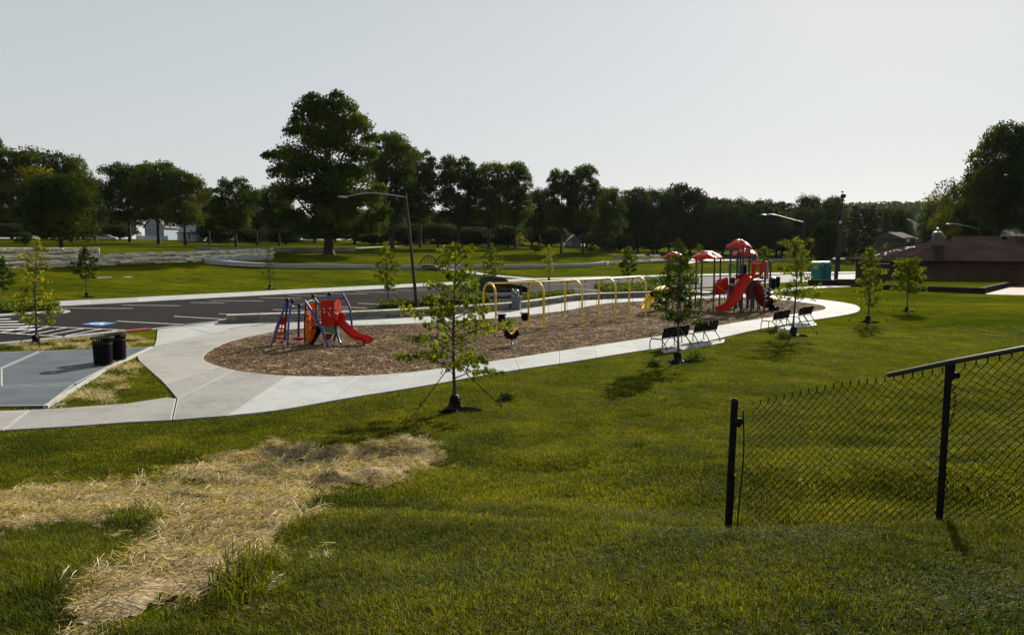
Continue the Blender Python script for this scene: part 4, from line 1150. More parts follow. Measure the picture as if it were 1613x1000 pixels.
# ------------------------------------------------------------------ swing set
SW = [(-1.12, 36.3), (1.25, 37.75), (3.36, 39.82), (5.47, 41.85), (7.56, 43.85)]
sw = thing('swing_set', 'long yellow swing frame with five arches standing in the mulch', 'swing set', (SW[2][0], SW[2][1], 0))
def rel(p, o): return Vector((p[0] - o[0], p[1] - o[1], (p[2] if len(p) > 2 else 0) - (o[2] if len(o) > 2 else 0)))
O = (SW[2][0], SW[2][1], 0)
ZT = 2.42
for k, c in enumerate(SW):
    a = Vector(SW[max(k - 1, 0)]); b = Vector(SW[min(k + 1, 4)]); d = (b - a).normalized(); n = Vector((d.y, -d.x)); r = .62
    pts = [(c[0] - n.x * r, c[1] - n.y * r, -.1), (c[0] - n.x * r, c[1] - n.y * r, ZT - r * .95)]
    pts += [(c[0] - n.x * r * math.cos(t), c[1] - n.y * r * math.cos(t), ZT - r * .95 + r * .92 * math.sin(t)) for t in np.linspace(.2, math.pi - .2, 11)]
    pts += [(c[0] + n.x * r, c[1] + n.y * r, ZT - r * .95), (c[0] + n.x * r, c[1] + n.y * r, -.1)]
    m = MB(); m.tube([rel(p, O) for p in pts], .052, 10); m.build('arch', YEL, sw, True)
    m = MB(); m.lathe([(.075, -.09), (.075, .09)], 10, (0, 0, 0)); f = m.build('clamp', YEL, sw, True)
    f.location = rel((c[0], c[1], ZT - .03), O); f.rotation_euler = Vector((d.x, d.y, 0)).to_track_quat('Z', 'Y').to_euler()
for k in range(4):
    a, b = Vector(SW[k]), Vector(SW[k + 1]); d = (b - a)
    m = MB(); m.tube([rel((*(a), ZT - .03), O), rel((*(b), ZT - .03), O)], .045, 10); m.build('top_beam', YEL, sw, True)
    for q in (.17, .33, .67, .83):
        p = a + d * q; m = MB(); m.box((0, 0, 0), (.05, .06, .12)); m.build('hanger', BLACK, sw, loc=rel((p.x, p.y, ZT - .1), O))
CH = simple('chain', (.05, .05, .05), .5, .6, scale=10)
SEATW = simple('pale_rubber_seat', (.45, .45, .43), .35, var=.1, scale=6)
sb_, st_ = [], []
names = ['first', 'second', 'third', 'fourth', 'fifth', 'sixth']
cnt = 0
for k in range(4):
    a, b = Vector(SW[k]), Vector(SW[k + 1]); d = (b - a); du = d.normalized(); ang_s = math.atan2(du.y, du.x)
    for q, lab in ((.25, 0), (.75, 1)):
        c = a + d * q; half = d.length * .08
        if k == 0:
            t = thing('bucket_swing', ['black toddler bucket swing hanging in the first bay, beside the left arch', 'black toddler bucket swing hanging in the first bay, beside the second arch'][lab], 'swing', (c.x, c.y, ZT), ang_s, 'toddler bucket swings')
            m = MB()
            m.lathe([(.12, -1.98), (.17, -1.93), (.19, -1.78), (.195, -1.68), (.165, -1.68), (.15, -1.8)], 14, caps=False); m.build('seat', BLACKP, t, True)
            m = MB(); m.bbox((0, 0, -1.62), (.40, .34, .07), .02); m.build('rim', BLACKP, t, True)
            zt_ = -1.6
        else:
            t = thing('belt_swing', 'pale belt swing, %s of the six along the yellow frame' % names[cnt], 'swing', (c.x, c.y, ZT), ang_s, 'belt swings'); cnt += 1
            pts = [(-half * 1.0, 0, -1.86), (-half * .6, 0, -1.95), (0, 0, -1.98), (half * .6, 0, -1.95), (half, 0, -1.86)]
            m = MB(); V = []
            for p in pts: V += [(p[0], -.08, p[2]), (p[0], .08, p[2]), (p[0], .08, p[2] - .015), (p[0], -.08, p[2] - .015)]
            m.add(V, [(4 * i + r, 4 * i + (r + 1) % 4, 4 * i + 4 + (r + 1) % 4, 4 * i + 4 + r) for i in range(4) for r in range(4)] + [(0, 3, 2, 1), (16, 17, 18, 19)]); m.build('seat', SEATW, t)
            zt_ = -1.86
        for s in (-1, 1):
            m = MB(); m.tube([(s * half, 0, -.12), (s * half * (1 if k else .95), 0, zt_)], .011, 4); m.build('chain', CH, t)

# ------------------------------------------------------------------ junior climbing frame (left)
J0 = plane(505, 545); JS = J0[1] / F
jp = thing('climbing_frame', 'small blue legged climbing frame with orange and red panels and a short red slide', 'play structure', (J0[0], J0[1], 0))
def jl(px, py, d=0.0):
    """local point: d metres behind the front plane"""
    y = J0[1] + d; z = zat(py, y); x = xat(px, py, y)
    return Vector((x - J0[0], d, z))
def jt(pts, r, m, name, n=8, sm=True):
    mb = MB(); P = smooth_pts(pts, 5) if sm else pts; mb.tube(P, r, n); return mb.build(name, m, jp, True)
def jpanel(pts, th, m, name, holes=None):
    """flat panel from 3d corners, th thick"""
    P = [Vector(p) for p in pts]; n = (P[1] - P[0]).cross(P[-1] - P[0]).normalized() * th
    mb = MB(); k = len(P)
    mb.add(P + [p + n for p in P], [tuple(range(k))[::-1], tuple(range(k, 2 * k))] + [(i, (i + 1) % k, k + (i + 1) % k, k + i) for i in range(k)])
    return mb.build(name, m, jp)
jt([jl(427, 545, .0), jl(436, 515, .15), jl(446, 490, .3), jl(451, 472, .5)], .05, BLUE, 'leg')
jt([jl(453, 549, -.5), jl(454, 520, -.2), jl(456, 495, .2), jl(460, 474, .5)], .05, BLUE, 'leg')
jt([jl(449, 535, 1.2), jl(450, 505, .9), jl(453, 472, .55)], .05, NAVY, 'leg')
jt([jl(470, 535, .9), jl(470.5, 505, .8), jl(471, 482, .7)], .05, BLUE, 'leg')
m = MB()
for (u, v, d) in ((452, 472, .5), (461, 474, .5), (471, 481, .7), (493, 466, .9), (519, 463, 1.4)): p = jl(u, v, d); m.lathe([(.07, -.07), (.09, 0), (.05, .07)], 8, p)
m.build('joint', BLACK, jp, True)
jt([jl(456, 480, .5), jl(464, 484, .6), jl(471, 482, .7), jl(480, 479, .8)], .04, STEEL, 'top_bar')
# holed climbing plate between the left legs: rungs and rails with open gaps
a0, a1, b0_, b1_ = jl(443, 499, .35), jl(451, 500, .5), jl(431, 540, .0), jl(447, 541, .2)
m = MB()
def strip_(p, q, r, s, t0, t1, u0, u1, th=.03):
    """piece of the quad p(top l) q(top r) r(bot l) s(bot r)"""
    f = lambda t, u: (p.lerp(r, t)).lerp(q.lerp(s, t), u)
    P = [f(t0, u0), f(t0, u1), f(t1, u1), f(t1, u0)]; n = (P[1] - P[0]).cross(P[3] - P[0]).normalized() * th
    return P + [k + n for k in P], [(0, 1, 2, 3), (7, 6, 5, 4), (0, 4, 5, 1), (1, 5, 6, 2), (2, 6, 7, 3), (3, 7, 4, 0)]
for t0, t1, u0, u1 in [(0, .3, 0, 1), (.3, .95, 0, .16), (.3, .95, .84, 1), (.3, .95, .44, .56), (.42, .48, .16, .84), (.6, .68, .16, .84), (.78, .85, .16, .84), (.93, 1, 0, 1)]:
    m.add(*strip_(a0, a1, b0_, b1_, t0, t1, u0, u1))
m.build('climbing_plate', RED, jp)
for pts in ([(429, 556, -.5), (429, 540, -.5), (433, 527, -.4), (447, 522, -.2)], [(447, 551, -.6), (446, 535, -.5), (449, 526, -.4), (458, 523, -.2)], [(431, 541, -.5), (438, 539, -.4), (441, 536, -.3)]):
    jt([jl(*p) for p in pts], .022, PALEG if pts[0][1] < 545 else GREEN, 'grab_rail')
# red rotating seat on the post
c = jl(471, 533, .9); m = MB(); m.lathe([(.05, .12), (.26, .2), (.27, .26), (.1, .28)], 14, (c.x, c.y, 0)); m.build('seat_disc', DRED, jp, True)
# orange climbing panel with raised dark and red holds
op = [jl(482, 479, .3), jl(496.5, 476, .9), jl(498, 500, .9), jl(499.5, 523, .8), jl(492, 537, .5), jl(480.5, 540, .1)]
jpanel(op, .05, ORANGE, 'orange_panel')
jt([jl(482, 478, .3), jl(487, 474.5, .5), jl(492, 473.5, .7), jl(497, 475.5, .9)], .03, PALEG, 'panel_rim')
jt([jl(481.5, 479, .25), jl(479.8, 510, .2), jl(480, 541, .05)], .03, BLACK, 'panel_edge')
jt([jl(497, 476, .88), jl(498.8, 500, .88), jl(499.6, 523, .78)], .025, BLACK, 'panel_edge')
def on_panel(u, v): return jl(u, v, .2 + (u - 481) * .042 - .06)
for (u, v, u2, v2) in ((484, 508, 487, 505), (491, 502, 493, 506), (488, 513, 495, 507), (490, 519, 496, 512), (485, 523, 489, 527), (489, 527, 494, 522), (491, 516, 495, 519), (484, 497, 486, 499), (488, 487, 489.5, 488), (492, 531, 490, 529)):
    m = MB(); m.tube([on_panel(u, v), on_panel((u + u2) / 2 + .4, (v + v2) / 2 - .8), on_panel(u2, v2)], .028, 6); m.build('hand_hold', BLACKP, jp, True)
c = on_panel(486, 492); m = MB(); m.lathe([(.09, -.01), (.09, .02)], 12, (0, 0, 0)); h = m.build('hole_ring', WHITEP, jp); h.location = c; h.rotation_euler = (math.pi / 2, 0, .5)
c = on_panel(488, 534); m = MB(); m.lathe([(.06, -.01), (.06, .03)], 10); h = m.build('hand_hold', RED, jp); h.location = c; h.rotation_euler = (math.pi / 2, 0, .5)
jt([jl(480, 474, -.1), jl(490, 488, -.1), jl(504, 513, -.2), jl(518, 549, -.4)], .055, BLUE, 'leg')
jt([jl(495, 470, .9), jl(500, 476, .9), jl(506, 484, .9)], .05, BLUE, 'arched_post')
jt([jl(492, 483, .9), jl(493, 474, .9), jl(493, 466, .9)], .035, NAVY, 'arched_post')
# green net-like climber behind
for pts in ([(499, 488), (503, 485), (506, 488)], [(498, 494), (503, 491), (506, 495)], [(500, 500), (504, 497), (507, 502)], [(499, 486), (499, 510)], [(506, 484), (507, 515)], [(502, 508), (505, 503)]):
    jt([jl(u, v, 1.2) for u, v in pts], .03, GREEN, 'climber_rung')
jt([jl(503, 530, 1.2), jl(501, 505, 1.2), jl(500, 486, 1.1)], .03, PALEG, 'climber_rail')
# dark ramp under the deck
jpanel([jl(486, 543, .6), jl(492, 545, .2), jl(510, 517, .6), jl(503, 512, 1.0)], .05, BLACKP, 'ramp_plate')
# red tower
tw0 = [jl(505, 474.5, .4), jl(511, 473, .4), jl(527, 472.5, .4), jl(527, 513, .4), jl(506, 513, .4)]
jpanel(tw0, -.05, RED, 'front_panel')
jpanel([jl(527.5, 473, .4), jl(535, 471.5, 1.2), jl(535, 507, 1.2), jl(527.5, 511, .4)], -.05, RED, 'side_panel')
jpanel([jl(510, 513.5, .42), jl(527, 512.5, .42), jl(528, 526, .42), jl(512, 523, .42)], -.04, GREEN, 'skirt_panel')
jpanel([jl(513, 526, .6), jl(525, 526, .6), jl(520, 534, .6), jl(513, 538, .6)], -.04, DRED, 'lower_plate')
dk = MB(); c = jl(518, 511, 1.0); dk.bbox((c.x, 1.0, c.z), (1.0, 1.1, .08), .02); dk.build('deck', DECK, jp)
def disc(u, v, d, r, m_, nm):
    m = MB(); m.lathe([(r, -.006), (r, .012)], 12); h = m.build(nm, m_, jp); h.location = jl(u, v, d); h.rotation_euler = (math.pi / 2, 0, 0)
for u, v in ((510, 486.5), (511, 491.5), (520, 486)): disc(u, v, .34, .035, WHITEP, 'peep_hole')
jt([jl(517.5, 492, .34), jl(518.5, 496, .34), jl(520.5, 497.5, .34)], .015, WHITEP, 'smile_cutout')
for v in (475, 479, 483.5): jt([jl(527.5, v + 2.5, .36), jl(531, v - .5, .7), jl(534.5, v - .5, 1.1)], .03, WHITEP, 'side_rib')
jt([jl(528, 492, .36), jl(530, 495, .5), jl(533, 491, .9)], .025, WHITEP, 'side_mark')
c = jl(538, 499, 1.0); m = MB(); m.lathe([(.17, -.03), (.19, 0), (.17, .03)], 16); h = m.build('play_wheel', RED, jp, True); h.location = c; h.rotation_euler = (math.pi / 2, 0, .2)
jt([jl(515, 466, 1.4), jl(519, 473, 1.2)], .05, BLUE, 'arched_post')
jt([jl(520, 466, 1.4), jl(526, 470, 1.3), jl(532, 471, 1.2)], .03, BLUE, 'arched_post')
jt([jl(539, 462, 1.2), jl(547, 476, 1.2), jl(552, 490, 1.1), jl(554, 512, 1.0), jl(554, 519, 1.0)], .05, BLUE, 'arched_post')
jt([jl(534, 472, 1.2), jl(538, 470, 1.2), jl(543, 469, 1.2)], .03, NAVY, 'top_bar')
jt([jl(535, 491, 1.1), jl(540, 488, 1.1), jl(547, 488, 1.1), jl(552, 490, 1.1)], .035, PALEG, 'top_bar')
jt([jl(528, 514, .8), jl(531, 525, .7), jl(535, 538, .5), jl(538, 542, .4)], .05, BLUE, 'leg')
jt([jl(530, 516, 1.3), jl(528, 528, 1.4), jl(526, 536, 1.5)], .05, NAVY, 'leg')
def slide(path, w, rim, th, m_, name, parent, side=None):
    """a trough swept along path (Vectors); side: horizontal unit vector across"""
    P = smooth_pts(path, 6); V = []; n = len(P)
    for i, p in enumerate(P):
        t = (P[min(i + 1, n - 1)] - P[max(i - 1, 0)]).normalized(); s = side or Vector((t.y, -t.x, 0)).normalized(); up = s.cross(t).normalized()
        if up.z < 0: up = -up
        prof = [(-w / 2 - .03, rim - .01), (-w / 2, rim + .02), (-w / 2 + .03, rim - .01), (-w / 2 + .05, .05), (-w * .25, 0), (w * .25, 0), (w / 2 - .05, .05), (w / 2 - .03, rim - .01), (w / 2, rim + .02), (w / 2 + .03, rim - .01),
                (w / 2 + .02, 0), (w * .28, -th), (-w * .28, -th), (-w / 2 - .02, 0)]
        V += [p + s * a + up * b for a, b in prof]
    k = 14
    f = [(i * k + r, i * k + (r + 1) % k, (i + 1) * k + (r + 1) % k, (i + 1) * k + r) for i in range(n - 1) for r in range(k)] + [tuple(range(k))[::-1], tuple((n - 1) * k + r for r in range(k))]
    mb = MB(); mb.add(V, f); return mb.build(name, m_, parent, True)
sp = [jl(527, 508, .75), jl(534, 509, .7), jl(545, 519, .6), jl(556, 529, .45), jl(566, 534, .3), jl(574, 535, .2), jl(580, 539.5, .1)]
slide(sp, .46, .15, .05, RED, 'slide', jp)
m = MB(); c = jl(573, 543, .15); m.tube([(c.x, c.y, -.05), (c.x, c.y, .22)], .04, 6); m.build('slide_foot', BLACK, jp)

# ------------------------------------------------------------------ large play structure (right)
K0 = plane(1150, 490); 
kp = thing('play_structure', 'large playground structure with wavy red canopies, blue posts and red slides', 'play structure', (K0[0], K0[1], 0))
def kl(px, py, d=0.0):
    y = K0[1] + d; return Vector((xat(px, py, y) - K0[0], d, zat(py, y)))
def kx(px, d=0.0): v = kl(px, 486, d); return v.x
def kt(pts, r, m_, name, n=8, sm=True):
    mb = MB(); mb.tube(smooth_pts(pts, 5) if sm and len(pts) > 2 else pts, r, n); return mb.build(name, m_, kp, True)
def kpost(px, top, d, m_=NAVY, r=.058, name='post'):
    x = kx(px, d); return kt([(x, d, -.1), (x, d, kl(px, top, d).z)], r, m_, name, 10, False)
def kpanel(pts, th, m_, name):
    P = [Vector(p) for p in pts]; n = (P[1] - P[0]).cross(P[-1] - P[0]).normalized() * th; k = len(P); mb = MB()
    mb.add(P + [p + n for p in P], [tuple(range(k))[::-1], tuple(range(k, 2 * k))] + [(i, (i + 1) % k, k + (i + 1) % k, k + i) for i in range(k)]); return mb.build(name, m_, kp)
CANOPY = simple('canopy_red', (.42, .018, .008), .42, var=.15, scale=2.5, spec=.16)
def canopy(cx, d, ztop, rx, h, seed):
    nr, na = 9, 48; V = []
    for lay in (0, -.05):
        for i in range(nr + 1):
            q = i / nr
            for k in range(na):
                a = 2 * math.pi * k / na
                lobe = 1 + .09 * q * abs(math.sin(3 * a + seed)) * 1.4 - .05 * q
                r = rx * q * lobe
                z = ztop - h * q ** 1.9 + .07 * q * math.cos(6 * a + 2 * seed) + .05 * math.sin(q * 9 + math.cos(3 * a)) * q + lay
                V.append((cx + r * math.cos(a), d + r * .92 * math.sin(a), z))
    L_ = (nr + 1) * na; f = []
    for lay in (0, 1):
        for i in range(nr):
            for k in range(na):
                q = (lay * L_ + i * na + k, lay * L_ + i * na + (k + 1) % na, lay * L_ + (i + 1) * na + (k + 1) % na, lay * L_ + (i + 1) * na + k)
                f.append(q[::-1] if lay == 0 else q)
    f += [(nr * na + k, nr * na + (k + 1) % na, L_ + nr * na + (k + 1) % na, L_ + nr * na + k) for k in range(na)]
    mb = MB(); mb.add(V, f); return mb.build('canopy', CANOPY, kp, True)
def tower(cpx, d, top, wpx, hpx, posts, seed, z0=None):
    y = K0[1] + d; s = y / F; c = kl(cpx, top, d)
    canopy(c.x, d, c.z, wpx / 2 * s, hpx * s, seed)
    for (u, dd) in posts: kpost(u, top + hpx * .75, dd)
tower(1061, 2.2, 396.5, 32, 10, [(1050, 1.6), (1071, 1.6), (1053, 2.8), (1068.5, 2.8)], 1)
tower(1114, 1.2, 395, 49, 12, [(1095, 1.8), (1104, .4), (1123.5, .4), (1133, 1.8)], 2)
tower(1164, 1.0, 377, 39, 13, [(1148.5, .2), (1160, 2.1), (1168, .2), (1178, 1.9)], 3)
tower(1174, 2.6, 391, 38, 11, [(1159, 2.0), (1187, 2.0), (1164, 3.5), (1184, 3.5)], .5)
for u, top, d in ((1183, 413, -.2), (1203.5, 412, -.4), (1211.5, 412, .4), (1196, 414, 1.0)): kpost(u, top, d)
m = MB()
for u, top, d in ((1183, 413, -.2), (1203.5, 412, -.4), (1211.5, 412, .4)):
    p = kl(u, top, d); m.lathe([(.062, -.03), (.062, .01), (.03, .05)], 8, p)
m.build('post_cap', BLACKP, kp, True)
# decks
for (u0, u1, v, d0, d1) in ((1149, 1170, 448.5, .2, 2.0), (1167, 1183, 441, .2, 1.9), (1183, 1204, 441, -.4, 1.4), (1104, 1124, 461, .4, 1.9), (1049, 1072, 461, 1.6, 2.9)):
    x0, x1 = kx(u0, d0), kx(u1, d0); z = kl(u0, v, (d0 + d1) / 2).z
    m = MB(); m.bbox(((x0 + x1) / 2, (d0 + d1) / 2, z), (abs(x1 - x0), d1 - d0, .09), .02); m.build('deck', STEEL if u0 == 1149 else DECK, kp)
# curved hood panel above the tall slide, with an opening
def hood(u0, u1, vt, vb, d, m_, nm):
    p = [kl(u0, vb, d), kl(u0, vt + 4, d), kl(u0 + 2, vt + .8, d), kl((u0 + u1) / 2, vt - .6, d), kl(u1 - 2, vt + .8, d), kl(u1, vt + 4, d), kl(u1, vb, d)]
    w = 5.2
    q = [kl(u0 + w, vb, d), kl(u0 + w, vt + 8.5, d), kl(u0 + w + 1, vt + 7, d), kl((u0 + u1) / 2, vt + 6.4, d), kl(u1 - w - 1, vt + 7, d), kl(u1 - w, vt + 8.5, d), kl(u1 - w, vb, d)]
    mb = MB(); n = 7; o = Vector((0, .06, 0))
    mb.add(p + q + [k + o for k in p] + [k + o for k in q], [(i, i + 1, n + i + 1, n + i) for i in range(n - 1)] + [(3 * n + i, 3 * n + i + 1, 2 * n + i + 1, 2 * n + i) for i in range(n - 1)]
           + [(2 * n + i, 2 * n + i + 1, i + 1, i) for i in range(n - 1)] + [(n + i, n + i + 1, 3 * n + i + 1, 3 * n + i) for i in range(n - 1)]); mb.build(nm, m_, kp)
hood(1184, 1201.5, 411.5, 433, -.45, RED, 'slide_hood')
for u in (1188, 1192.5, 1197): p = kl(u, 415, -.52); m = MB(); m.bbox((0, 0, 0), (.1, .03, .05), .01); m.build('hood_slot', WHITEP, kp, loc=p)
kpanel([kl(1204.5, 413, -.35), kl(1206, 411.5, -.3), kl(1209, 411, .2), kl(1210.5, 412.5, .3), kl(1210.5, 439, .3), kl(1204.5, 440, -.35)], .05, simple('orange_red_plastic', (.50, .045, .02), .45), 'end_panel')
kpanel([kl(1172, 417, .2), kl(1176, 417, .2), kl(1176, 432, .2), kl(1172, 432, .2)], .05, BLACKP, 'bar_panel')
for u in (1168, 1171.5, 1175): kt([kl(u, 432, .3), kl(u, 418, .3)], .03, BLACK, 'barrier_bar', 6)
for u in (1148, 1152, 1156): kt([kl(u, 432, 2.0), kl(u, 416, 2.0)], .02, GREEN, 'barrier_bar', 6)
kt([kl(1147, 415, .2), kl(1153, 416, .8), kl(1158, 422, 1.0), kl(1165, 430, 1.2)], .035, GREEN, 'grab_rail')
# red barriers and bubble panels round the decks
kpanel([kl(1166, 432, .15), kl(1183, 430, .0), kl(1183, 441, .0), kl(1166, 441, .15)], .05, DRED, 'barrier_panel')
kpanel([kl(1149, 437, 1.9), kl(1158, 437, 1.9), kl(1158, 452, 1.9), kl(1149, 452, 1.9)], .05, DRED, 'barrier_panel')
rp = [kl(1159, 446, .1), kl(1159, 432, .1), kl(1161, 430, .1), kl(1164, 429.4, .1), kl(1166, 431, .1), kl(1166.5, 446, .1)]
kpanel(rp, .05, DRED, 'bubble_panel')
for u, v in ((1163, 432), (1162, 441), (1160.5, 443)): m = MB(); m.lathe([(.07, -.01), (.07, .03)], 10); h = m.build('peep_hole', WHITEP, kp); h.location = kl(u, v, .0); h.rotation_euler = (math.pi / 2, 0, 0)
kt([kl(1148, 447, .1), kl(1156, 448, .05), kl(1169, 448, .1)], .045, STEEL, 'deck_edge')
kpanel([kl(1150, 450, .2), kl(1168, 450, .2), kl(1168, 463, .3), kl(1150, 463, .3)], .05, NAVY, 'kick_panel')
# red ramp-like wave climber to the left of the tower
kpanel([kl(1124, 446, .4), kl(1126.5, 442, .4), kl(1130, 441.5, .4), kl(1132, 444.5, .4), kl(1137, 442, .4), kl(1144.5, 436.5, .4), kl(1147, 440, .4), kl(1148, 455, .4), kl(1141, 462.5, .4), kl(1124, 465.5, .4)], .12, RED, 'wave_panel')
kpanel([kl(1125, 443, 1.6), kl(1130, 441, 1.6), kl(1146, 437, 1.6), kl(1148, 456, 1.6), kl(1126, 464, 1.6)], .08, DRED, 'wave_panel')
c = kl(1127.5, 444, .3); m = MB(); m.lathe([(.09, -.01), (.09, .04)], 12); h = m.build('peep_hole', WHITEP, kp); h.location = c; h.rotation_euler = (math.pi / 2, 0, 0)
kt([kl(1125, 447, .3), kl(1133, 453, .25), kl(1143, 459, .3)], .025, ORANGE, 'grab_rail')
for u in (1133, 1146): kpost(u, 463, .5, NAVY, .04, 'post')
# white and green ladder below
for u in (1133.5, 1141.5): kt([kl(u, 484, .9), kl(u, 464, .9)], .03, PALEG, 'ladder_rail', 6)
for v in (464.5, 470, 476, 482): kt([kl(1133.5, v, .9), kl(1137, v + 1.4, .9), kl(1141.5, v, .9)], .025, PALEG, 'ladder_rung', 6)
for v in (466, 472, 477): kt([kl(1144, v, .7), kl(1146, v + .5, .7)], .06, RED, 'hand_hold', 6)
# steps left of the tower
for k in range(3): z = kl(1115, 460 + 6 * k, 1).z; m = MB(); m.bbox((kx(1114, 1) - .0, 1.0 - .3 * k, z), (.9, .32, .05), .015); m.build('step', STEEL if k < 2 else DRED, kp)
# tall red slide toward the camera
ks = [kl(1189, 436.5, -.3), kl(1181, 439, -.7), kl(1169, 452, -1.2), kl(1161, 466, -1.6), kl(1152, 480, -2.0), kl(1142, 486.5, -2.2), kl(1132, 489, -2.4)]
slide(ks, .62, .22, .06, RED, 'slide', kp)
kt([kl(1183, 439, -.6), kl(1176, 433, -.6), kl(1183, 431.8, -.5)], .045, RED, 'slide_rail')
kt([kl(1190, 437, -.7), kl(1195, 433.5, -.6), kl(1199, 430.5, -.5)], .045, RED, 'slide_rail')
for u in (1157, 1166): kt([(kx(u, -1.4), -1.4, -.1), kl(u, 477 if u == 1157 else 463, -1.4)], .04, NAVY, 'slide_foot')
# enclosed curved slide behind
kt([kl(1180, 446, .9), kl(1190, 452, 1.0), kl(1197, 461, .8), kl(1201, 471, .4), kl(1212, 477, .1)], [.42] * 21, DRED, 'tube_slide', 14)
kpanel([kl(1173, 449, .5), kl(1185, 449, .5), kl(1186, 470, .5), kl(1176, 473, .5)], .05, DRED, 'kick_panel')
for u, d in ((1176, .9), (1186, .6), (1193, .7), (1169, 1.0)): kpost(u, 462, d, NAVY, .04, 'post')
# dark rock-like climber at the right end
m = MB(); r_ = random.Random(2)
for k in range(9):
    c = kl(1213 + r_.uniform(-7, 7), 490 - k * 4.2, .2 + r_.uniform(-.4, .4)); s = .45 - k * .03
    m.bbox((c.x, c.y, max(c.z, .12)), (s * 1.3, s, s * .7), .12, r_.uniform(0, 3), ry=r_.uniform(-.3, .3))
m.build('rock_climber', BLACKP, kp)
for v in (455, 461, 467, 473): m = MB(); m.lathe([(.06, -.02), (.05, .04)], 8); h = m.build('hand_hold', WHITEP, kp); h.location = kl(1204 + (v % 5), v, -.5); h.rotation_euler = (math.pi / 2, 0, 0)
for v in (452, 463): kt([kl(1203.5, v, -.4), kl(1211.5, v, .4)], .03, GREEN, 'cross_bar', 6)
# yellow slide on the left module
ys_ = [kl(1048, 459.5, 1.8), kl(1040, 461, 1.2), kl(1031, 468, .4), kl(1022, 479, -.6), kl(1017, 486.5, -1.2)]
slide(ys_, .62, .26, .06, YELP, 'yellow_slide', kp)
kt([kl(1048, 457, 1.8), kl(1040, 458.5, 1.2), kl(1034, 463, .7)], [.34] * 11, YELP, 'slide_tunnel', 12)
m = MB(); m.lathe([(.36, -.04), (.36, .04)], 14); h = m.build('tunnel_collar', BLACKP, kp, True); h.location = kl(1030.5, 466, .5); h.rotation_euler = (0, 1.0, .9)
kpost(1048, 462, 1.4, BLACK, .06, 'post'); kpost(1050.5, 462, 1.9, WHITEP, .05, 'post')
kpanel([kl(1056, 452, 1.6), kl(1070, 452, 1.6), kl(1070, 472, 1.6), kl(1056, 472, 1.6)], .05, DRED, 'barrier_panel')
for u in np.linspace(1073, 1103, 12): kt([kl(u, 458, 1.7), kl(u, 447, 1.7)], .012, NAVY, 'barrier_bar', 4)
kt([kl(1072, 447, 1.7), kl(1104, 447, 1.7)], .03, NAVY, 'barrier_rail', 6)
kt([kl(1072, 459, 1.7), kl(1104, 459, 1.7)], .03, NAVY, 'barrier_rail', 6)
m = MB(); a_, b_ = kl(1072, 460, 1.2), kl(1104, 460, 1.2); m.bbox(((a_.x + b_.x) / 2, 1.2, a_.z), (b_.x - a_.x, .9, .08), .02); m.build('bridge_deck', DECK, kp)
kpost(1086, 470, 1.7, NAVY, .05, 'post')

# ------------------------------------------------------------------ spring rider
x, y = plane(805, 545.5)
sr = thing('spring_rider', 'black and yellow spring rocker shaped like a winged animal in the mulch', 'spring rider', (x, y, 0), .15)
m = MB(); N_ = 90
m.tube([(.085 * math.cos(t), .085 * math.sin(t), .02 + .28 * t / (2 * math.pi * 5)) for t in np.linspace(0, 2 * math.pi * 5, N_)], .016, 5); m.build('spring', STEEL, sr, True)
m = MB(); m.lathe([(.14, -.02), (.14, .03)], 12); m.build('base_plate', BLACK, sr)
bp = [(-.34, .62), (-.26, .55), (-.30, .45), (-.2, .42), (-.22, .36), (-.08, .33), (.08, .31), (.2, .36), (.28, .46), (.36, .50), (.33, .58), (.24, .72), (.18, .66), (.05, .52), (-.06, .52), (-.13, .66), (-.2, .78), (-.28, .74)]
for s in (-1, 1):
    m = MB(); m.prism(bp, s * .13 - .02, s * .13 + .02, axis='y'); m.build('side_panel', BLACKP, sr)
m = MB(); 
sp_ = smooth_pts([(-.22, 0, .79), (-.13, 0, .68), (-.05, 0, .545), (.06, 0, .54), (.17, 0, .68), (.24, 0, .745)], 4); V = []
for p in sp_: V += [(p.x, -.17, p.z), (p.x, .17, p.z), (p.x + .01, .17, p.z + .045), (p.x + .01, -.17, p.z + .045)]
k_ = len(sp_)
m.add(V, [(4 * i + r, 4 * i + (r + 1) % 4, 4 * i + 4 + (r + 1) % 4, 4 * i + 4 + r) for i in range(k_ - 1) for r in range(4)] + [(0, 3, 2, 1), (4 * k_ - 4, 4 * k_ - 3, 4 * k_ - 2, 4 * k_ - 1)]); m.build('saddle', YELP, sr)
m = MB(); m.lathe([(.02, -.14), (.085, -.08), (.10, 0), (.085, .08), (.02, .14)], 10); h = m.build('head', YELP, sr, True); h.location = (-.2, 0, .76); h.rotation_euler = (math.pi / 2, 0, 0)
m = MB(); m.tube([(-.16, -.26, .62), (-.16, .26, .62)], .02, 6); m.build('handle', BLACK, sr)
m = MB(); m.tube([(-.04, -.24, .40), (-.04, .24, .40)], .022, 6); m.build('foot_rest', BLACK, sr)
# ------------------------------------------------------------------ small play post
x, y = plane(698, 559.5)
pp = thing('play_post', 'grey post with a pale capped box top, in the mulch behind the largest young tree', 'post', (x, y, 0))
m = MB(); m.lathe([(.085, -.05), (.085, .42)], 12); m.build('post', GREYP, pp, True)
m = MB(); m.bbox((0, 0, .56), (.2, .17, .34), .03); m.build('box', simple('light_grey_metal', (.22, .23, .24), .5, .0), pp)
m = MB(); m.lathe([(.04, .73), (.04, .82), (.12, .85), (.13, .89), (.06, .94), (.01, .95)], 14); m.build('cap', WHITEP, pp, True)
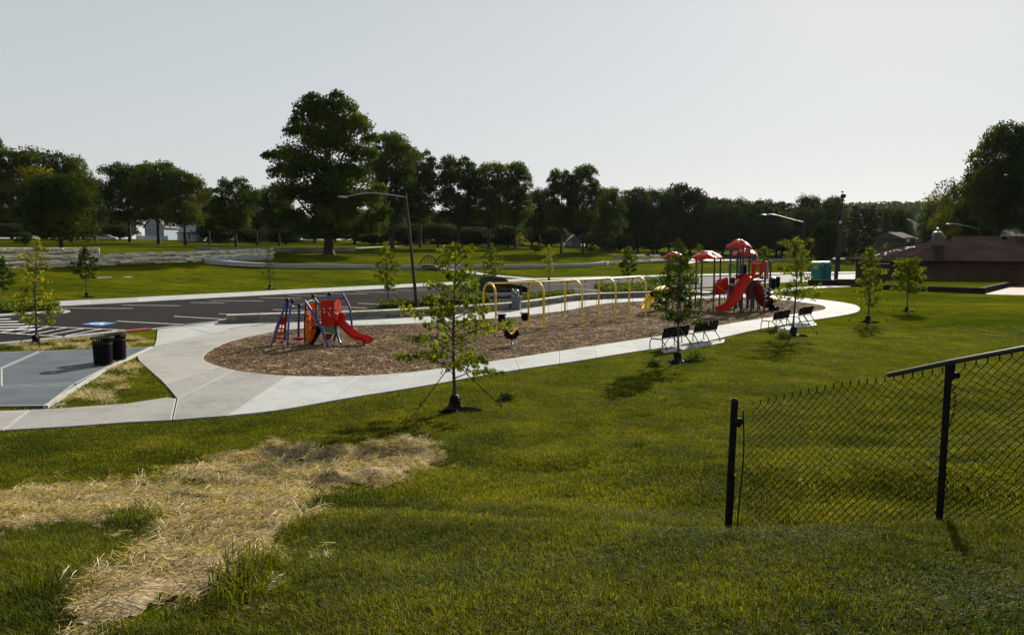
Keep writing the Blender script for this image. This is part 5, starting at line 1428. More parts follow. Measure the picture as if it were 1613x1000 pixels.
# ------------------------------------------------------------------ grey pedestal on the far path
x, y = plane(813, 489.2)
pd = thing('pedestal', 'squat grey moulded pedestal with a dome knob on the path behind the bucket swings', 'pedestal', (x, y, PZ), -.2)
bp = [(-.33, 0), (.30, 0), (.27, .4), (.36, .86), (.34, .92), (-.30, .92), (-.24, .4)]
m = MB(); m.prism(bp, -.2, .2, axis='y'); m.build('body', simple('slate_grey_plastic', (.085, .095, .11), .5), pd)
m = MB(); m.bbox((-.24, 0, 1.12), (.12, .2, .5), .04); m.build('backrest', GREYP, pd)
m = MB(); m.lathe([(.05, .9), (.16, .98), (.21, 1.1), (.19, 1.25), (.1, 1.34), (.01, 1.37)], 14, (.02, 0, 0)); m.build('dome', simple('polished_dome', (.25, .26, .27), .2, .9), pd, True)
# blue tubular frame behind it, its purpose unknown
x, y = plane(790, 487)
bf = thing('blue_frame', 'low blue tubular frame standing between the pedestal and the parked dark car', 'tubular_frame', (x, y + .8, 0), .1)
for k in range(3):
    m = MB(); m.tube(smooth_pts([(-.55 + .55 * k, -.25, 0), (-.55 + .55 * k, -.25, .8), (-.4 + .55 * k, 0, 1.0), (-.25 + .55 * k, .25, .8), (-.25 + .55 * k, .25, 0)], 5), .03, 8); m.build('hoop', BLUE, bf, True)
m = MB(); m.tube([(-.6, 0, .93), (.9, 0, .93)], .03, 8); m.build('rail', BLUE, bf, True)

# ------------------------------------------------------------------ street lamps
POLE = simple('weathered_pole', (.022, .017, .014), .85, var=.35, scale=3, bmp=.4)
ALU = simple('aluminium_arm', (.28, .28, .28), .45, .5, var=.1, scale=2)
def lamp(label, base, height, lean, arm_l, arm_pts, arm_z, rb=.125):
    t = thing('street_lamp', label, 'street lamp', base)
    m = MB(); m.tube([(0, 0, -.2), (lean * .5, 0, height * .5), (lean, 0, height)], [rb, rb * .85, rb * .65], 12); m.build('pole', POLE, t, True)
    q = arm_z / height; a = Vector((lean * q, 0, arm_z))
    P = smooth_pts([a + Vector((u * arm_l, 0, v)) for u, v in arm_pts], 6)
    m = MB(); m.tube(P, .034, 8); m.build('arm', ALU, t, True)
    e = P[-1]; m = MB()
    m.lathe([(.02, -.34), (.10, -.26), (.15, -.02), (.13, .24), (.04, .36)], 12)
    h = m.build('luminaire', ALU, t, True); h.location = e + Vector((-.25, 0, 0)); h.rotation_euler = (0, math.pi / 2 + .08, 0); h.scale = (.55, 1, 1)
    m = MB(); m.lathe([(.085, -.0), (.085, .04)], 8); m.build('bracket', STEEL, t, loc=a + Vector((0, 0, -.02)))
    return t
x, y = plane(657, 483.5)
lamp('leaning dark street lamp with a long curved arm at the edge of the parking lot', (x, y, 0), zat(304, y), -(x - (640.5 - CU) / F * y), 4.1, [(0, 0), (-.25, .17), (-.55, .30), (-.8, .22), (-1, .02)], zat(311, y))
x, y, z = atY(1264, 84); lamp('second street lamp, straight pale arm reaching left in front of the dark trees', (x, y, z), zat(312, y) - z, .15, 4.4, [(0, 0), (-.4, .42), (-.75, .82), (-.9, .88), (-1, .82)], zat(350, y) - z, .13)
x, y, z = atY(1541, 104); lamp('street lamp behind the brick building, arm against the right edge trees', (x, y, z), zat(338, y) - z, .1, 4.2, [(0, 0), (-.5, .5), (-.85, .75), (-1, .72)], zat(361, y) - z, .13)
x, y, z = atY(1319, 91)
t = thing('floodlight_pole', 'tall dark pole with a round lamp head and a small camera on top', 'light pole', (x, y, z)); Hh = zat(303, y) - z
m = MB(); m.tube([(0, 0, -.2), (.1, 0, Hh * .35), (.28, 0, Hh * .6), (.42, 0, Hh * .93)], [.24, .2, .14, .09], 12); m.build('pole', POLE, t, True)
m = MB(); m.lathe([(.05, -.3), (.28, -.2), (.33, 0), (.25, .18), (.06, .26)], 14, (.48, 0, Hh * .96)); m.build('lamp_head', BLACKP, t, True)
m = MB(); m.tube([(.44, 0, Hh * .97), (.38, 0, Hh * 1.0)], .04, 6); m.bbox((.34, 0, Hh * 1.005), (.3, .16, .14), .03); m.build('camera', BLACKP, t)
m = MB(); m.bbox((.16, -.2, Hh * .66), (.22, .2, .3), .03); m.build('junction_box', WHITEP, t)
x, y, z = atY(1323.5, 118); t = thing('utility_pole', 'thin dark pole standing just behind the tall floodlight pole', 'pole', (x, y, z))
m = MB(); m.tube([(0, 0, -.2), (.05, 0, zat(322, y) - z)], [.14, .1], 8); m.build('pole', POLE, t, True)
m = MB(); m.tube([(-.5, 0, zat(326, y) - z), (.5, 0, zat(326, y) - z)], .05, 6); m.build('crossarm', POLE, t)

# ------------------------------------------------------------------ cars
def paint(nm, c, rough=.22): 
    return simple(nm, c, rough, 0.0, var=.04, scale=1, spec=.25)
GLASS = simple('dark_car_glass', (.006, .007, .008), .08, var=.05, spec=.35)
TYRE = simple('tyre', (.012, .012, .012), .85, var=.2)
LAMPG = simple('headlight_glass', (.65, .65, .62), .12, .3, var=.05)
def car(label, loc, rz, body, L_=4.6, Wd=1.8, Hc=1.48, name='parked_car', group=None, cat='car', glass=None):
    t = thing(name, label, cat, loc, rz, group)
    lo = [(-.5, .24), (-.495, .55), (-.47, .63), (-.30, .68), (.17, .67), (.40, .61), (.48, .53), (.5, .40), (.495, .24)]
    m = MB(); V = []; ys = [(-1, .0, .94), (-.93, .035, .985), (0, .05, 1), (.93, .035, .985), (1, .0, .94)]
    n = len(lo)
    for (yy, dz, sx) in ys: V += [(px * L_ * sx, yy * Wd / 2, pz * Hc + (dz * .3 if pz > .5 else 0)) for px, pz in lo]
    f = [(j * n + i, j * n + i + 1, (j + 1) * n + i + 1, (j + 1) * n + i) for j in range(4) for i in range(n - 1)] + [(j * n + n - 1, j * n, (j + 1) * n, (j + 1) * n + n - 1) for j in range(4)]
    f += [tuple(range(n))[::-1], tuple(4 * n + i for i in range(n))]
    m.add(V, f); m.build('body', body, t, True)
    g = [(-.44, .64), (-.30, .93), (-.24, .985), (.02, 1.0), (.10, .96), (.25, .66)]
    m = MB(); V = []
    for yy, q in ((-.47, 1), (-.37, .0), (.37, .0), (.47, 1)):
        for px, pz in g: V.append((px * L_, (yy if q else yy) * Wd * (1 if pz < .7 else .86), pz * Hc))
    n = len(g); V = []
    for s in (-1, 1): V += [(px * L_, s * Wd * (.46 if pz < .7 else .38), pz * Hc) for px, pz in g]
    m.add(V, [tuple(range(n)), tuple(range(2 * n - 1, n - 1, -1))] + [(i, n + i, n + i + 1, i + 1) for i in range(n - 1)]); m.build('roof', body, t, True)
    for s in (-1, 1):
        for seg in ([(-.385, .67), (-.285, .90), (-.10, .94), (-.10, .67)], [(-.085, .67), (-.085, .94), (.02, .95), (.09, .92), (.20, .67)]):
            P = [(px * L_, s * Wd * ((.46 - .08 * (pz - .64) / .3) + .006), pz * Hc) for px, pz in seg]
            m = MB(); m.add(P, [tuple(range(len(P)))[::s]]); m.build('side_window', glass or GLASS, t)
    for seg, nm in (([(.105, .945), (.235, .685)], 'windscreen'), ([(-.43, .67), (-.31, .915)], 'rear_window')):
        (a, za), (b, zb) = seg; o = .012
        m = MB(); m.add([(a * L_ + o * (1 if a > 0 else -1), -Wd * (.35 if za > .8 else .41), za * Hc + o), (a * L_ + o * (1 if a > 0 else -1), Wd * (.35 if za > .8 else .41), za * Hc + o),
                         (b * L_ + o * (1 if a > 0 else -1), Wd * (.41 if zb < .8 else .35), zb * Hc + o), (b * L_ + o * (1 if a > 0 else -1), -Wd * (.41 if zb < .8 else .35), zb * Hc + o)], [(0, 1, 2, 3)]); m.build(nm, glass or GLASS, t)
    for sx in (-.31, .31):
        for s in (-1, 1):
            m = MB(); m.lathe([(.1, -.1), (.29, -.11), (.335, -.07), (.335, .07), (.29, .11), (.1, .1)], 18); w = m.build('wheel', TYRE, t, True)
            w.location = (sx * L_, s * (Wd / 2 - .09), .33); w.rotation_euler = (math.pi / 2, 0, 0)
            m = MB(); m.lathe([(.02, -.125), (.2, -.115), (.215, -.1), (.215, .1), (.2, .115), (.02, .125)], 12); r2 = m.build('rim', STEEL, w, True)
    for s in (-1, 1):
        m = MB(); m.bbox((.478 * L_, s * Wd * .37, .5 * Hc), (.14, .34, .13), .03); m.build('headlight', LAMPG, t)
        m = MB(); m.bbox((-.488 * L_, s * Wd * .38, .56 * Hc), (.06, .3, .14), .02); m.build('tail_light', RED, t)
        m = MB(); m.bbox((.14 * L_, s * Wd * .53, .66 * Hc), (.12, .14, .12), .03); m.build('mirror', body, t)
    m = MB(); m.bbox((.496 * L_, 0, .40 * Hc), (.03, .9, .14), .01); m.build('grille', BLACKP, t)
    return t
xx = plane(790, 468)
car('dark parked car nosed right in the lot, behind the first bay of yellow swings', (xx[0] - .35, xx[1] + .6, .01), .10, paint('black_car_paint', (.003, .003, .004), .12), 5.0, 1.9, 1.62)
x, y, z = at(1089, 393); car('white van parked at the edge of the wood above the canopies', (x, y, z + .02), .5, paint('white_car_paint', (.7, .7, .7)), 4.8, 1.9, 2.0, 'parked_van', cat='van')
x, y, z = atY(170, 178); car('small silver car parked far behind the lawn, left of the white houses', (x, y, z), .2, paint('silver_car_paint', (.42, .43, .44)), 4.4, 1.8, 1.45)
x, y, z = at(1180, 404); car('dark car parked in the far lot beyond the play structure', (x, y, z), .1, MATS['black_car_paint'], 4.6, 1.8, 1.5)
# ------------------------------------------------------------------ portable toilets
TEAL = simple('teal_plastic', (.008, .17, .16), .45, var=.1, scale=2)
TEALD = simple('dark_teal_plastic', (.012, .14, .14), .5, var=.1, scale=2)
TROOF = simple('pale_translucent_roof', (.30, .52, .50), .4, var=.05)
def toilet():
    t = thing('portable_toilet', 'left teal portable toilet, a white notice on its side', 'portable toilet', (0, 0, 0), 0, 'teal portable toilets')
    m = MB(); m.bbox((0, 0, 1.06), (1.12, 1.12, 2.06), .05); m.build('cabin', TEAL, t)
    m = MB(); m.bbox((0, 0, .06), (1.2, 1.25, .12), .03); m.build('skid', BLACKP, t)
    m = MB(); V = []; prof = [(-.6, 2.08), (-.55, 2.16), (-.3, 2.27), (0, 2.31), (.3, 2.27), (.55, 2.16), (.6, 2.08)]
    for yy in (-.6, .6): V += [(px * 1.0, yy, pz) for px, pz in prof]
    m.add(V, [tuple(range(7))[::-1], tuple(range(7, 14))] + [(i, i + 1, 8 + i, 7 + i) for i in range(6)] + [(6, 0, 7, 13)]); m.build('roof', TROOF, t, True)
    m = MB(); m.bbox((0, -.575, 1.03), (.78, .04, 1.86), .03); d = m.build('door', TEALD, t)
    m = MB(); m.bbox((.3, -.61, 1.05), (.06, .05, .2), .01); m.build('handle', GREYP, d)
    m = MB(); m.lathe([(.1, -.01), (.1, .02)], 14); s = m.build('door_sign', WHITEP, t); s.location = (0, -.6, 1.82); s.rotation_euler = (math.pi / 2, 0, 0)
    for k in range(6): m = MB(); m.bbox((-.575, -.42 + k * .168, 1.0), (.03, .05, 1.5), .01); m.build('side_rib', TEAL, t)
    m = MB(); m.tube([(.45, .4, 2.1), (.45, .4, 2.5)], .05, 8); m.build('vent_pipe', BLACKP, t)
    return t
to = toilet(); x, y = plane(1287, 441.5); to.location = (x, y, 0); to.rotation_euler = (0, 0, .75)
m = MB(); m.bbox((-.598, 0, 1.62), (.015, .46, .34), .004); m.build('notice', WHITEP, to)
x, y = plane(1300, 441.2); t2 = to.copy(); bpy.data.objects.remove(t2)
toR = toilet(); toR.location = (x, y + .2, 0); toR.rotation_euler = (0, 0, .75); toR['label'] = 'right teal portable toilet, partly behind the one with the white notice'
# black bins on the walk by the play structure
for k, (u, v, lab) in enumerate([(1216, 456.5, 'broad black bin on the walk right of the large play structure'), (1225, 456, 'narrow black bin on the walk, behind the uneven young tree')]):
    x, y = plane(u, v); t = thing('litter_bin', lab, 'bin', (x, y, PZ))
    w = .32 if k == 0 else .2
    m = MB(); m.lathe([(w * .85, 0), (w, .1), (w * 1.02, .95), (w * 1.12, 1.02)], 16); m.build('body', BLACKP, t, True)
    m = MB(); m.lathe([(w * 1.13, 1.02), (w * 1.1, 1.1), (w * .6, 1.2), (.02, 1.24)], 16); m.build('lid', BLACK if k else GREYP, t, True)

# ------------------------------------------------------------------ footbridge
xa = at(656, 423.5); 
fb = thing('footbridge', 'small dark arched footbridge with tall curved railings on the far lawn', 'footbridge', xa)
sF = xa[1] / F
def fl(px, py, d): y = xa[1] + d; return Vector((xat(px, py, y) - xa[0], d, zat(py, y) - xa[2]))
for s, (u0, u1, top, d) in enumerate([(657, 694, 402.5, 0), (680, 721, 401, 5.5)]):
    pts = [fl(u0 + (u1 - u0) * q, 424 - (424 - top) * math.sin(math.pi * min(1, q * 1.0)) ** .75, d) for q in np.linspace(0, 1, 17)]
    m = MB(); m.tube(pts, .07, 6); m.build('top_rail', BLACK, fb, True)
    low = [fl(u0 + (u1 - u0) * q, 424 - 5 * math.sin(math.pi * q), d) for q in np.linspace(0, 1, 17)]
    m = MB(); m.tube(low, .1, 6); m.build('bottom_chord', BLACK, fb, True)
    for k in range(2, 15): m = MB(); m.tube([low[k], pts[k]], .03, 4); m.build('baluster', BLACK, fb)
n = 13; V = []
for k in range(n):
    q = k / (n - 1); a = fl(657 + 37 * q, 424 - 5 * math.sin(math.pi * q), 0); b = fl(680 + 41 * q, 424 - 5 * math.sin(math.pi * q), 5.5); b.z = a.z
    V += [a, b, a - Vector((0, 0, .2)), b - Vector((0, 0, .2))]
m = MB(); m.add(V, [(4 * k + i, 4 * k + j, 4 * k + 4 + j, 4 * k + 4 + i) for k in range(n - 1) for i, j in ((0, 1), (1, 3), (3, 2), (2, 0))]); m.build('deck', CONC_W, fb)

# ------------------------------------------------------------------ brick building on the right
def brick_mat(nm, a, b, mort, sc=1.0):
    m, nt, bs = new_mat(nm)
    tc = nt.nodes.new('ShaderNodeTexCoord'); br = nt.nodes.new('ShaderNodeTexBrick'); mp = nt.nodes.new('ShaderNodeMapping'); mp.inputs['Rotation'].default_value = (math.pi / 2, 0, 0)
    nt.links.new(tc.outputs['Object'], mp.inputs[0]); nt.links.new(mp.outputs[0], br.inputs['Vector'])
    br.inputs['Color1'].default_value = c4(a); br.inputs['Color2'].default_value = c4(b); br.inputs['Mortar'].default_value = c4(mort); br.inputs['Scale'].default_value = 4 * sc
    br.inputs['Mortar Size'].default_value = .03
    nz = noise_t(nt, .7, 4); c = mixc(nt, 1.0, br.outputs[0], ramp(nt, nz, [(.3, (.7, .7, .7)), (.7, (1.2, 1.2, 1.2))]), 'MULTIPLY')
    nt.links.new(c, bs.inputs['Base Color']); bs.inputs['Roughness'].default_value = .95; bs.inputs['Specular IOR Level'].default_value = .1; return m
BRICK = brick_mat('brown_brick', (.052, .027, .020), (.072, .038, .028), (.05, .038, .032))
def shingle_mat():
    m, nt, bs = new_mat('roof_shingles'); n1 = noise_t(nt, .5, 5, .6); n2 = noise_t(nt, 6, 3, .7, stretch=(1, 1, 4))
    c = ramp(nt, n1, [(.3, (.020, .0145, .0125)), (.6, (.034, .025, .022)), (.8, (.052, .041, .037))]); c = mixc(nt, 1.0, c, ramp(nt, n2, [(.3, (.7, .7, .7)), (.7, (1.3, 1.3, 1.3))]), 'MULTIPLY')
    nt.links.new(c, bs.inputs['Base Color']); bs.inputs['Roughness'].default_value = 1; bs.inputs['Specular IOR Level'].default_value = 0; bump(nt, bs, n2, .5, .03); return m
SHING = shingle_mat()
FASC = simple('brown_fascia', (.05, .032, .026), .7)
th = -.57 ** 1
aA = R(-8)
A0 = Vector((43.3, 80.5, 0)); zA = z1(A0.x, A0.y)
bl = thing('brick_building', 'long low brown brick park building with a hipped shingle roof and metal roof vent', 'building', (A0.x, A0.y, zA), aA)
def hip(mb, x0, x1, y0, y1, ze, zr, ov=.7, hl=True, hr=True):
    x0 -= ov; x1 += ov; y0 -= ov; y1 += ov; yc = (y0 + y1) / 2; r = (y1 - y0) / 2
    a, b = (x0 + (r if hl else 0), x1 - (r if hr else 0))
    V = [(x0, y0, ze), (x1, y0, ze), (x1, y1, ze), (x0, y1, ze), (a, yc, zr), (b, yc, zr)]
    V += [(x, y, z - .16) for x, y, z in V[:4]]
    mb.add(V, [(0, 1, 5, 4), (1, 2, 5), (2, 3, 4, 5), (3, 0, 4), (6, 7, 1, 0), (7, 8, 2, 1), (8, 9, 3, 2), (9, 6, 0, 3), (9, 8, 7, 6)])
ze, zr = 2.62, 5.35
m = MB(); m.box((16, 7.5, 1.2), (32, 15, 2.7)); m.build('wall', BRICK, bl)
m = MB(); hip(m, 0, 32, 0, 15, ze, zr); m.build('roof', SHING, bl)
# wing, turned toward the left
wa = math.atan2(-.24, .97) - aA
Bw = Matrix.Rotation(-aA, 4, 'Z') @ Vector((40.4 - A0.x, 81.3 - A0.y, 0))
Mw = Matrix.Translation(Bw) @ Matrix.Rotation(wa, 4, 'Z')
m = MB(); m.box((7, 7.5, 1.15), (12.4, 13.4, 2.6)); m.v = [tuple(Mw @ Vector(p)) for p in m.v]; m.build('wall', BRICK, bl)
m = MB(); hip(m, .4, 14, .6, 14.6, ze - .05, 4.75); m.v = [tuple(Mw @ Vector(p)) for p in m.v]; m.build('roof', SHING, bl)
m = MB(); m.box((1.6, .55, 1.1), (1.5, .1, 2.1)); m.v = [tuple(Mw @ Vector(p)) for p in m.v]; m.build('doorway', simple('dark_doorway', (.012, .010, .010), .8), bl)
m = MB(); m.box((24, -.02, 1.2), (6, .1, 2.4)); m.build('doorway', MATS['dark_doorway'], bl)
# light door canopy strip
m = MB(); m.box((.9, .2, 2.25), (1.1, .3, .06)); m.v = [tuple(Mw @ Vector(p)) for p in m.v]; m.build('ledge', WHITEP, bl)
# roof vent on its box
def onroof(x, y): return ze + (zr - ze) * min(y + .7, 8.2) / 8.2
vx, vy = 5.05, 4.8; vz = onroof(vx, vy)
m = MB(); m.bbox((vx, vy, vz + .3), (.95, .95, 1.2), .04); m.build('vent_box', simple('brown_metal', (.07, .055, .05), .6), bl)
m = MB(); m.lathe([(.5, .9), (.56, 1.0), (.5, 1.05), (.52, 1.15), (.45, 1.2), (.46, 1.3), (.36, 1.36), (.12, 1.42), (.1, 1.72), (.17, 1.76), (.02, 1.84)], 16, (vx, vy, vz)); m.build('roof_vent', simple('dull_vent_metal', (.13, .13, .13), .5, .3), bl, True)
for x_, y_, s in ((7.2, 6.9, .3), (13, 6.6, .35), (20, 6.6, .35), (26, 6.4, .3)):
    m = MB(); m.bbox((x_, y_, onroof(x_, y_) + .1), (s * 1.3, s, .3), .04); m.build('roof_cap', BLACKP, bl)
m = MB(); m.bbox((16, 3.2, onroof(16, 3.2) + .06), (.45, .3, .12), .04); m.build('roof_cap', WHITEP, bl)
r_ = random.Random(6); m = MB()  # loose pale debris scattered over the wing roof
for k in range(16):
    u, v = 2.0 + r_.uniform(-.6, 3.6), 2.2 + r_.uniform(-1.5, 3.5); uu = min(u, 5)
    p = Mw @ Vector((uu, v + 2, ze - .05 + (4.75 - ze + .05) * (uu + .3) / 7.7 + .03)); m.add([p + Vector((-.12, -.1, 0)), p + Vector((.14, -.08, .02)), p + Vector((.1, .12, .05)), p + Vector((-.1, .1, .03))], [(0, 1, 2, 3)])
m.build('roof_debris', simple('pale_debris', (.5, .47, .42), .8), bl)
# low dark retaining wall and lawn terrace in front
DBR = brick_mat('dark_brick', (.014, .009, .008), (.02, .013, .011), (.016, .013, .012))
q = [Vector((*plane(*p), 0)) for p in [(1393, 456.5), (1460, 459.3), (1548, 462.6), (1592, 451.5)]]
pw = thing('planter_wall', 'long low dark brick wall edging the lawn terrace before the brick building', 'wall', q[2])
hw = .50
for a, b in zip(q, q[1:]):
    d = b - a; c = (a + b) / 2 - q[2]; n = Vector((-d.y, d.x, 0)).normalized() * .15
    m = MB(); m.bbox((c.x + n.x, c.y + n.y, hw / 2 - .05), (d.length + .3, .3, hw + .1), .02, math.atan2(d.y, d.x)); m.build('wall', DBR, pw)
tp = [(q[0].x, q[0].y), (q[1].x, q[1].y), (q[2].x, q[2].y), (q[3].x, q[3].y), plane(1560, 443), plane(1395, 443)]
sheet('lawn_terrace', tp, hw - .03, LAWN, kind='structure')
sheet('forecourt', W([(1550, 463.5), (1700, 467), (1760, 452), (1592, 451.5)]), .012, simple('worn_paving', (.20, .15, .12), .85, scale=.6), kind='structure')
st = thing('entrance_steps', 'dark low steps and cheek wall right of the portable toilets', 'steps', (*plane(1300, 451), 0), -.05)
for k in range(3): m = MB(); m.bbox((3.0, .5 * k, .09 + .13 * k), (3.2, .5, .18 + .26 * k), .02); m.build('step', DBR, st)
m = MB(); m.bbox((0, .7, .3), (3.0, .4, .68), .03); m.build('cheek_wall', DBR, st)
# roofs farther off
RG = simple('grey_shingle', (.10, .095, .09), .85, scale=2)
SID = simple('white_siding', (.46, .48, .50), .7, var=.08, scale=2)
SIDS = simple('grey_siding', (.09, .10, .11), .7, var=.08, scale=2)
WIN = simple('window_glass', (.03, .035, .04), .15, var=.1)
def house(name, label, px, Y, wpx, eave, top, base_dz=0, siding=SID, roofm=RG, rz=0, deep=9, wins=(), garage=None, gable_front=True, porch=False, cat='house'):
    x, y, z = atY(px, Y); s = Y / F; w = wpx * s; he = zat(eave, Y) - z; ht = zat(top, Y) - z
    t = thing(name, label, cat, (x, y, z), rz)
    m = MB()
    if gable_front:
        m.prism([(-w / 2, -1), (w / 2, -1), (w / 2, he), (0, ht), (-w / 2, he)], 0, deep, axis='y'); m.build('wall', siding, t)
        m = MB()
        for sg in (-1, 1):
            a, b = Vector((sg * (w / 2 + .4), -.35, he - .25)), Vector((0, -.35, ht + .14)); o = Vector((0, deep + .7, 0)); u = Vector((0, 0, .16))
            m.add([a, b, b + o, a + o, a + u, b + u, b + o + u, a + o + u], [(0, 1, 2, 3)[::sg], (4, 5, 6, 7)[::-sg], (0, 4, 5, 1), (3, 2, 6, 7), (0, 3, 7, 4)])
        m.build('roof', roofm, t)
    else:
        m.box((0, deep / 2, he / 2 - .5), (w, deep, he + 1)); m.build('wall', siding, t)
        m = MB(); m.prism([(-.4, he - .2), (deep + .4, he - .2), (deep / 2, ht)], -w / 2 - .4, w / 2 + .4, axis='y')
        m.v = [(yy, xx_, zz) for xx_, yy, zz in m.v]; m.f = [f[::-1] for f in m.f]; m.build('roof', roofm, t)
    for (u, v, ww, hh) in wins:
        m = MB(); m.bbox(((u - px) * s, -.05, zat(v, Y) - z), (ww * s, .12, hh * s), .02); f = m.build('window', WHITEP, t)
        m = MB(); m.box(((u - px) * s, -.12, zat(v, Y) - z), (ww * s - .25, .04, hh * s - .25)); m.build('pane', WIN, f)
    if garage:
        u, v, ww, hh = garage
        for k in range(4): m = MB(); m.bbox(((u - px) * s, -.06, z * 0 + .35 + k * hh * s / 4), (ww * s, .08, hh * s / 4 - .05), .02); m.build('door_panel', SIDS if siding is SIDS else WHITEP, t)
    if porch:
        m = MB(); m.bbox((0, -1.2, he * .46), (w + .5, 2.6, .22), .03); m.build('porch_roof', roofm, t)
        for k in range(4): m = MB(); m.bbox((-w / 2 + .2 + k * (w - .4) / 3, -2.2, he * .2), (.2, .2, he * .5), .02); m.build('porch_post', WHITEP, t)
    return t
house('house', 'white two storey house with porch, partly hidden behind the third shade tree', 297, 205, 24, 352, 339, wins=[(296, 353, 5, 6), (304, 353, 3, 5), (292, 364, 4, 5), (302, 364, 4, 5)], porch=True)
house('house', 'pale bluish gabled house behind the first and middle shade trees', 244, 212, 30, 358, 336, siding=simple('bluish_siding', (.26, .32, .38), .8), wins=[(238, 362, 4, 5), (250, 352, 3, 4)])
house('house', 'brown roofed middle house between the two white houses', 272, 222, 26, 354, 343, gable_front=False, siding=SID, roofm=simple('brown_shingle', (.12, .09, .075), .85), wins=[(266, 360, 4, 5), (276, 360, 4, 5)])
fx, fy, fz = atY(240, 200)
fn = thing('board_fence', 'low white board fence in front of the bluish gabled house', 'fence', (fx, fy, fz))
for k in range(30): m = MB(); m.bbox((-4.2 + k * .29, 0, .6), (.26, .05, 1.35 if k < 10 else 1.2), .01); m.build('board', SID, fn)
house('garage', 'small grey gabled garage with a white window under the dark pair of trees', 905, 188, 21, 380, 371, siding=SIDS, wins=[(896.5, 383.5, 5, 5)], garage=(909, 384, 11, 9), deep=7, cat='garage')
house('house', 'white garage wall glimpsed beneath the left side of the tallest tree', 416, 196, 10, 378, 372, siding=SID, gable_front=False, deep=6)
house('house', 'grey roofed house just above the left part of the brick building roof', 1434, 118, 15, 374, 365, siding=simple('brown_siding', (.035, .028, .025), .8), gable_front=False, roofm=simple('light_grey_shingle', (.07, .066, .065), .95, spec=.05), deep=10, wins=[(1430, 379, 4, 4)])
# ------------------------------------------------------------------ person on the far road
def person():
    x, y, z = at(1284, 409.6); t = thing('person', 'person in a white top and dark shorts walking along the far road', 'person', (x, y, z), .6)
    me = bpy.data.meshes.new('body'); 
    V = [(0, 0, .95), (0, 0, 1.2), (0, 0, 1.42), (0, 0, 1.52), (0, .02, 1.66), (0, .01, 1.74), (-.17, 0, 1.40), (-.22, .02, 1.14), (-.2, .14, .92), (.17, 0, 1.40), (.22, -.03, 1.14), (.2, .1, .95),
         (-.09, 0, .9), (-.1, .12, .5), (-.1, .02, .08), (-.1, .16, .04), (.09, 0, .9), (.1, -.08, .5), (.1, -.28, .12), (.1, -.16, .05)]
    E_ = [(0, 1), (1, 2), (2, 3), (3, 4), (4, 5), (2, 6), (6, 7), (7, 8), (2, 9), (9, 10), (10, 11), (0, 12), (12, 13), (13, 14), (14, 15), (0, 16), (16, 17), (17, 18), (18, 19)]
    Rr = [.14, .14, .13, .055, .1, .07, .06, .045, .035, .06, .045, .035, .09, .065, .045, .04, .09, .065, .045, .04]
    me.from_pydata(V, E_, []); o = link('body', me, t); md = o.modifiers.new('skin', 'SKIN')
    for k, r in enumerate(Rr): o.data.skin_vertices[0].data[k].radius = (r, r * .8)
    o.data.skin_vertices[0].data[0].use_root = True
    o.modifiers.new('sub', 'SUBSURF').levels = 2; me.materials.append(simple('skin', (.35, .2, .14), .6))
    m = MB(); m.lathe([(.17, .92), (.18, 1.15), (.2, 1.38), (.1, 1.46)], 14); s = m.build('shirt', WHITEP, t, True)
    m = MB(); m.lathe([(.2, .6), (.19, .8), (.17, .97)], 14, caps=False); m.build('shorts', simple('navy_cloth', (.02, .03, .07), .9), t, True)
    m = MB(); m.lathe([(.1, 1.66), (.115, 1.72), (.09, 1.8), (.01, 1.84)], 12, (0, -.01, 0)); m.build('hair', BLACKP, t, True)
person()

# ------------------------------------------------------------------ chain link fence
p1 = (xat(1146, 826, 7.25), 7.25, 0); p1 = (*p1[:2], z1(*p1[:2])); p2 = (xat(1479, 823, 5.95), 5.95, 0); p2 = (*p2[:2], z1(*p2[:2]))
P1, P2 = Vector(p1), Vector(p2)
fd = (P2 - P1); fd.z = 0; fl_ = fd.length; fd.normalize()
fen = thing('chain_link_fence', 'old dark chain link fence at right, top rail missing beside its end post', 'fence', P1)
BLKF = simple('dark_galvanised', (.006, .006, .006), .7, 0, var=.4, scale=12, spec=.12)
RAILM = simple('dull_rail', (.02, .02, .02), .5, .0, var=.3, scale=9, spec=.35)
HF = 1.4
def fpt(s): p = P1 + fd * s; return p.x, p.y, z1(p.x, p.y)
def floc(s, h, off=0): x, y, z = fpt(s); return Vector((x - P1.x + off * -fd.y, y - P1.y + off * fd.x, z - P1.z + h))
h1 = zat(627, P1.y) - P1.z; h2 = zat(574, P2.y) - P2.z
lean1, lean2 = xat(1157.5, 628, P1.y) - P1.x + .04, xat(1497, 575, P2.y) - P2.x + .05
m = MB(); m.tube([(0, 0, -.15), (lean1 * .5 - .02, 0, h1 * .5), (lean1 - .04, 0, h1 - .04)], .036, 12); m.build('end_post', BLKF, fen, True)
m = MB(); m.lathe([(.037, -.03), (.038, 0), (.026, .022), (.004, .034)], 12, (lean1 - .04, 0, h1 - .03)); m.build('post_cap', BLKF, fen, True)
m = MB(); m.bbox((lean1 - .0, .0, h1 - .24), (.09, .05, .07), .015); m.tube([(lean1 - .05, 0, h1 - .24), (lean1 + .02, .01, h1 - .26)], .045, 8); m.build('rail_clamp', BLKF, fen)
q2 = P2 - P1
m = MB(); m.tube([(q2.x, q2.y, q2.z - .2), (q2.x + lean2 * .5 - .03, q2.y, q2.z + h2 * .5), (q2.x + lean2 - .06, q2.y, q2.z + h2 - .07)], .027, 12); m.build('line_post', BLKF, fen, True)
tp2 = Vector((q2.x + lean2 - .05, q2.y, q2.z + h2 - .03))
m = MB(); m.lathe([(.034, -.09), (.036, -.02), (.04, .03), (.02, .055)], 12, tp2); m.bbox(tp2 + Vector((.05, .0, -.06)), (.06, .05, .05), .012); m.build('rail_cap', BLKF, fen, True)
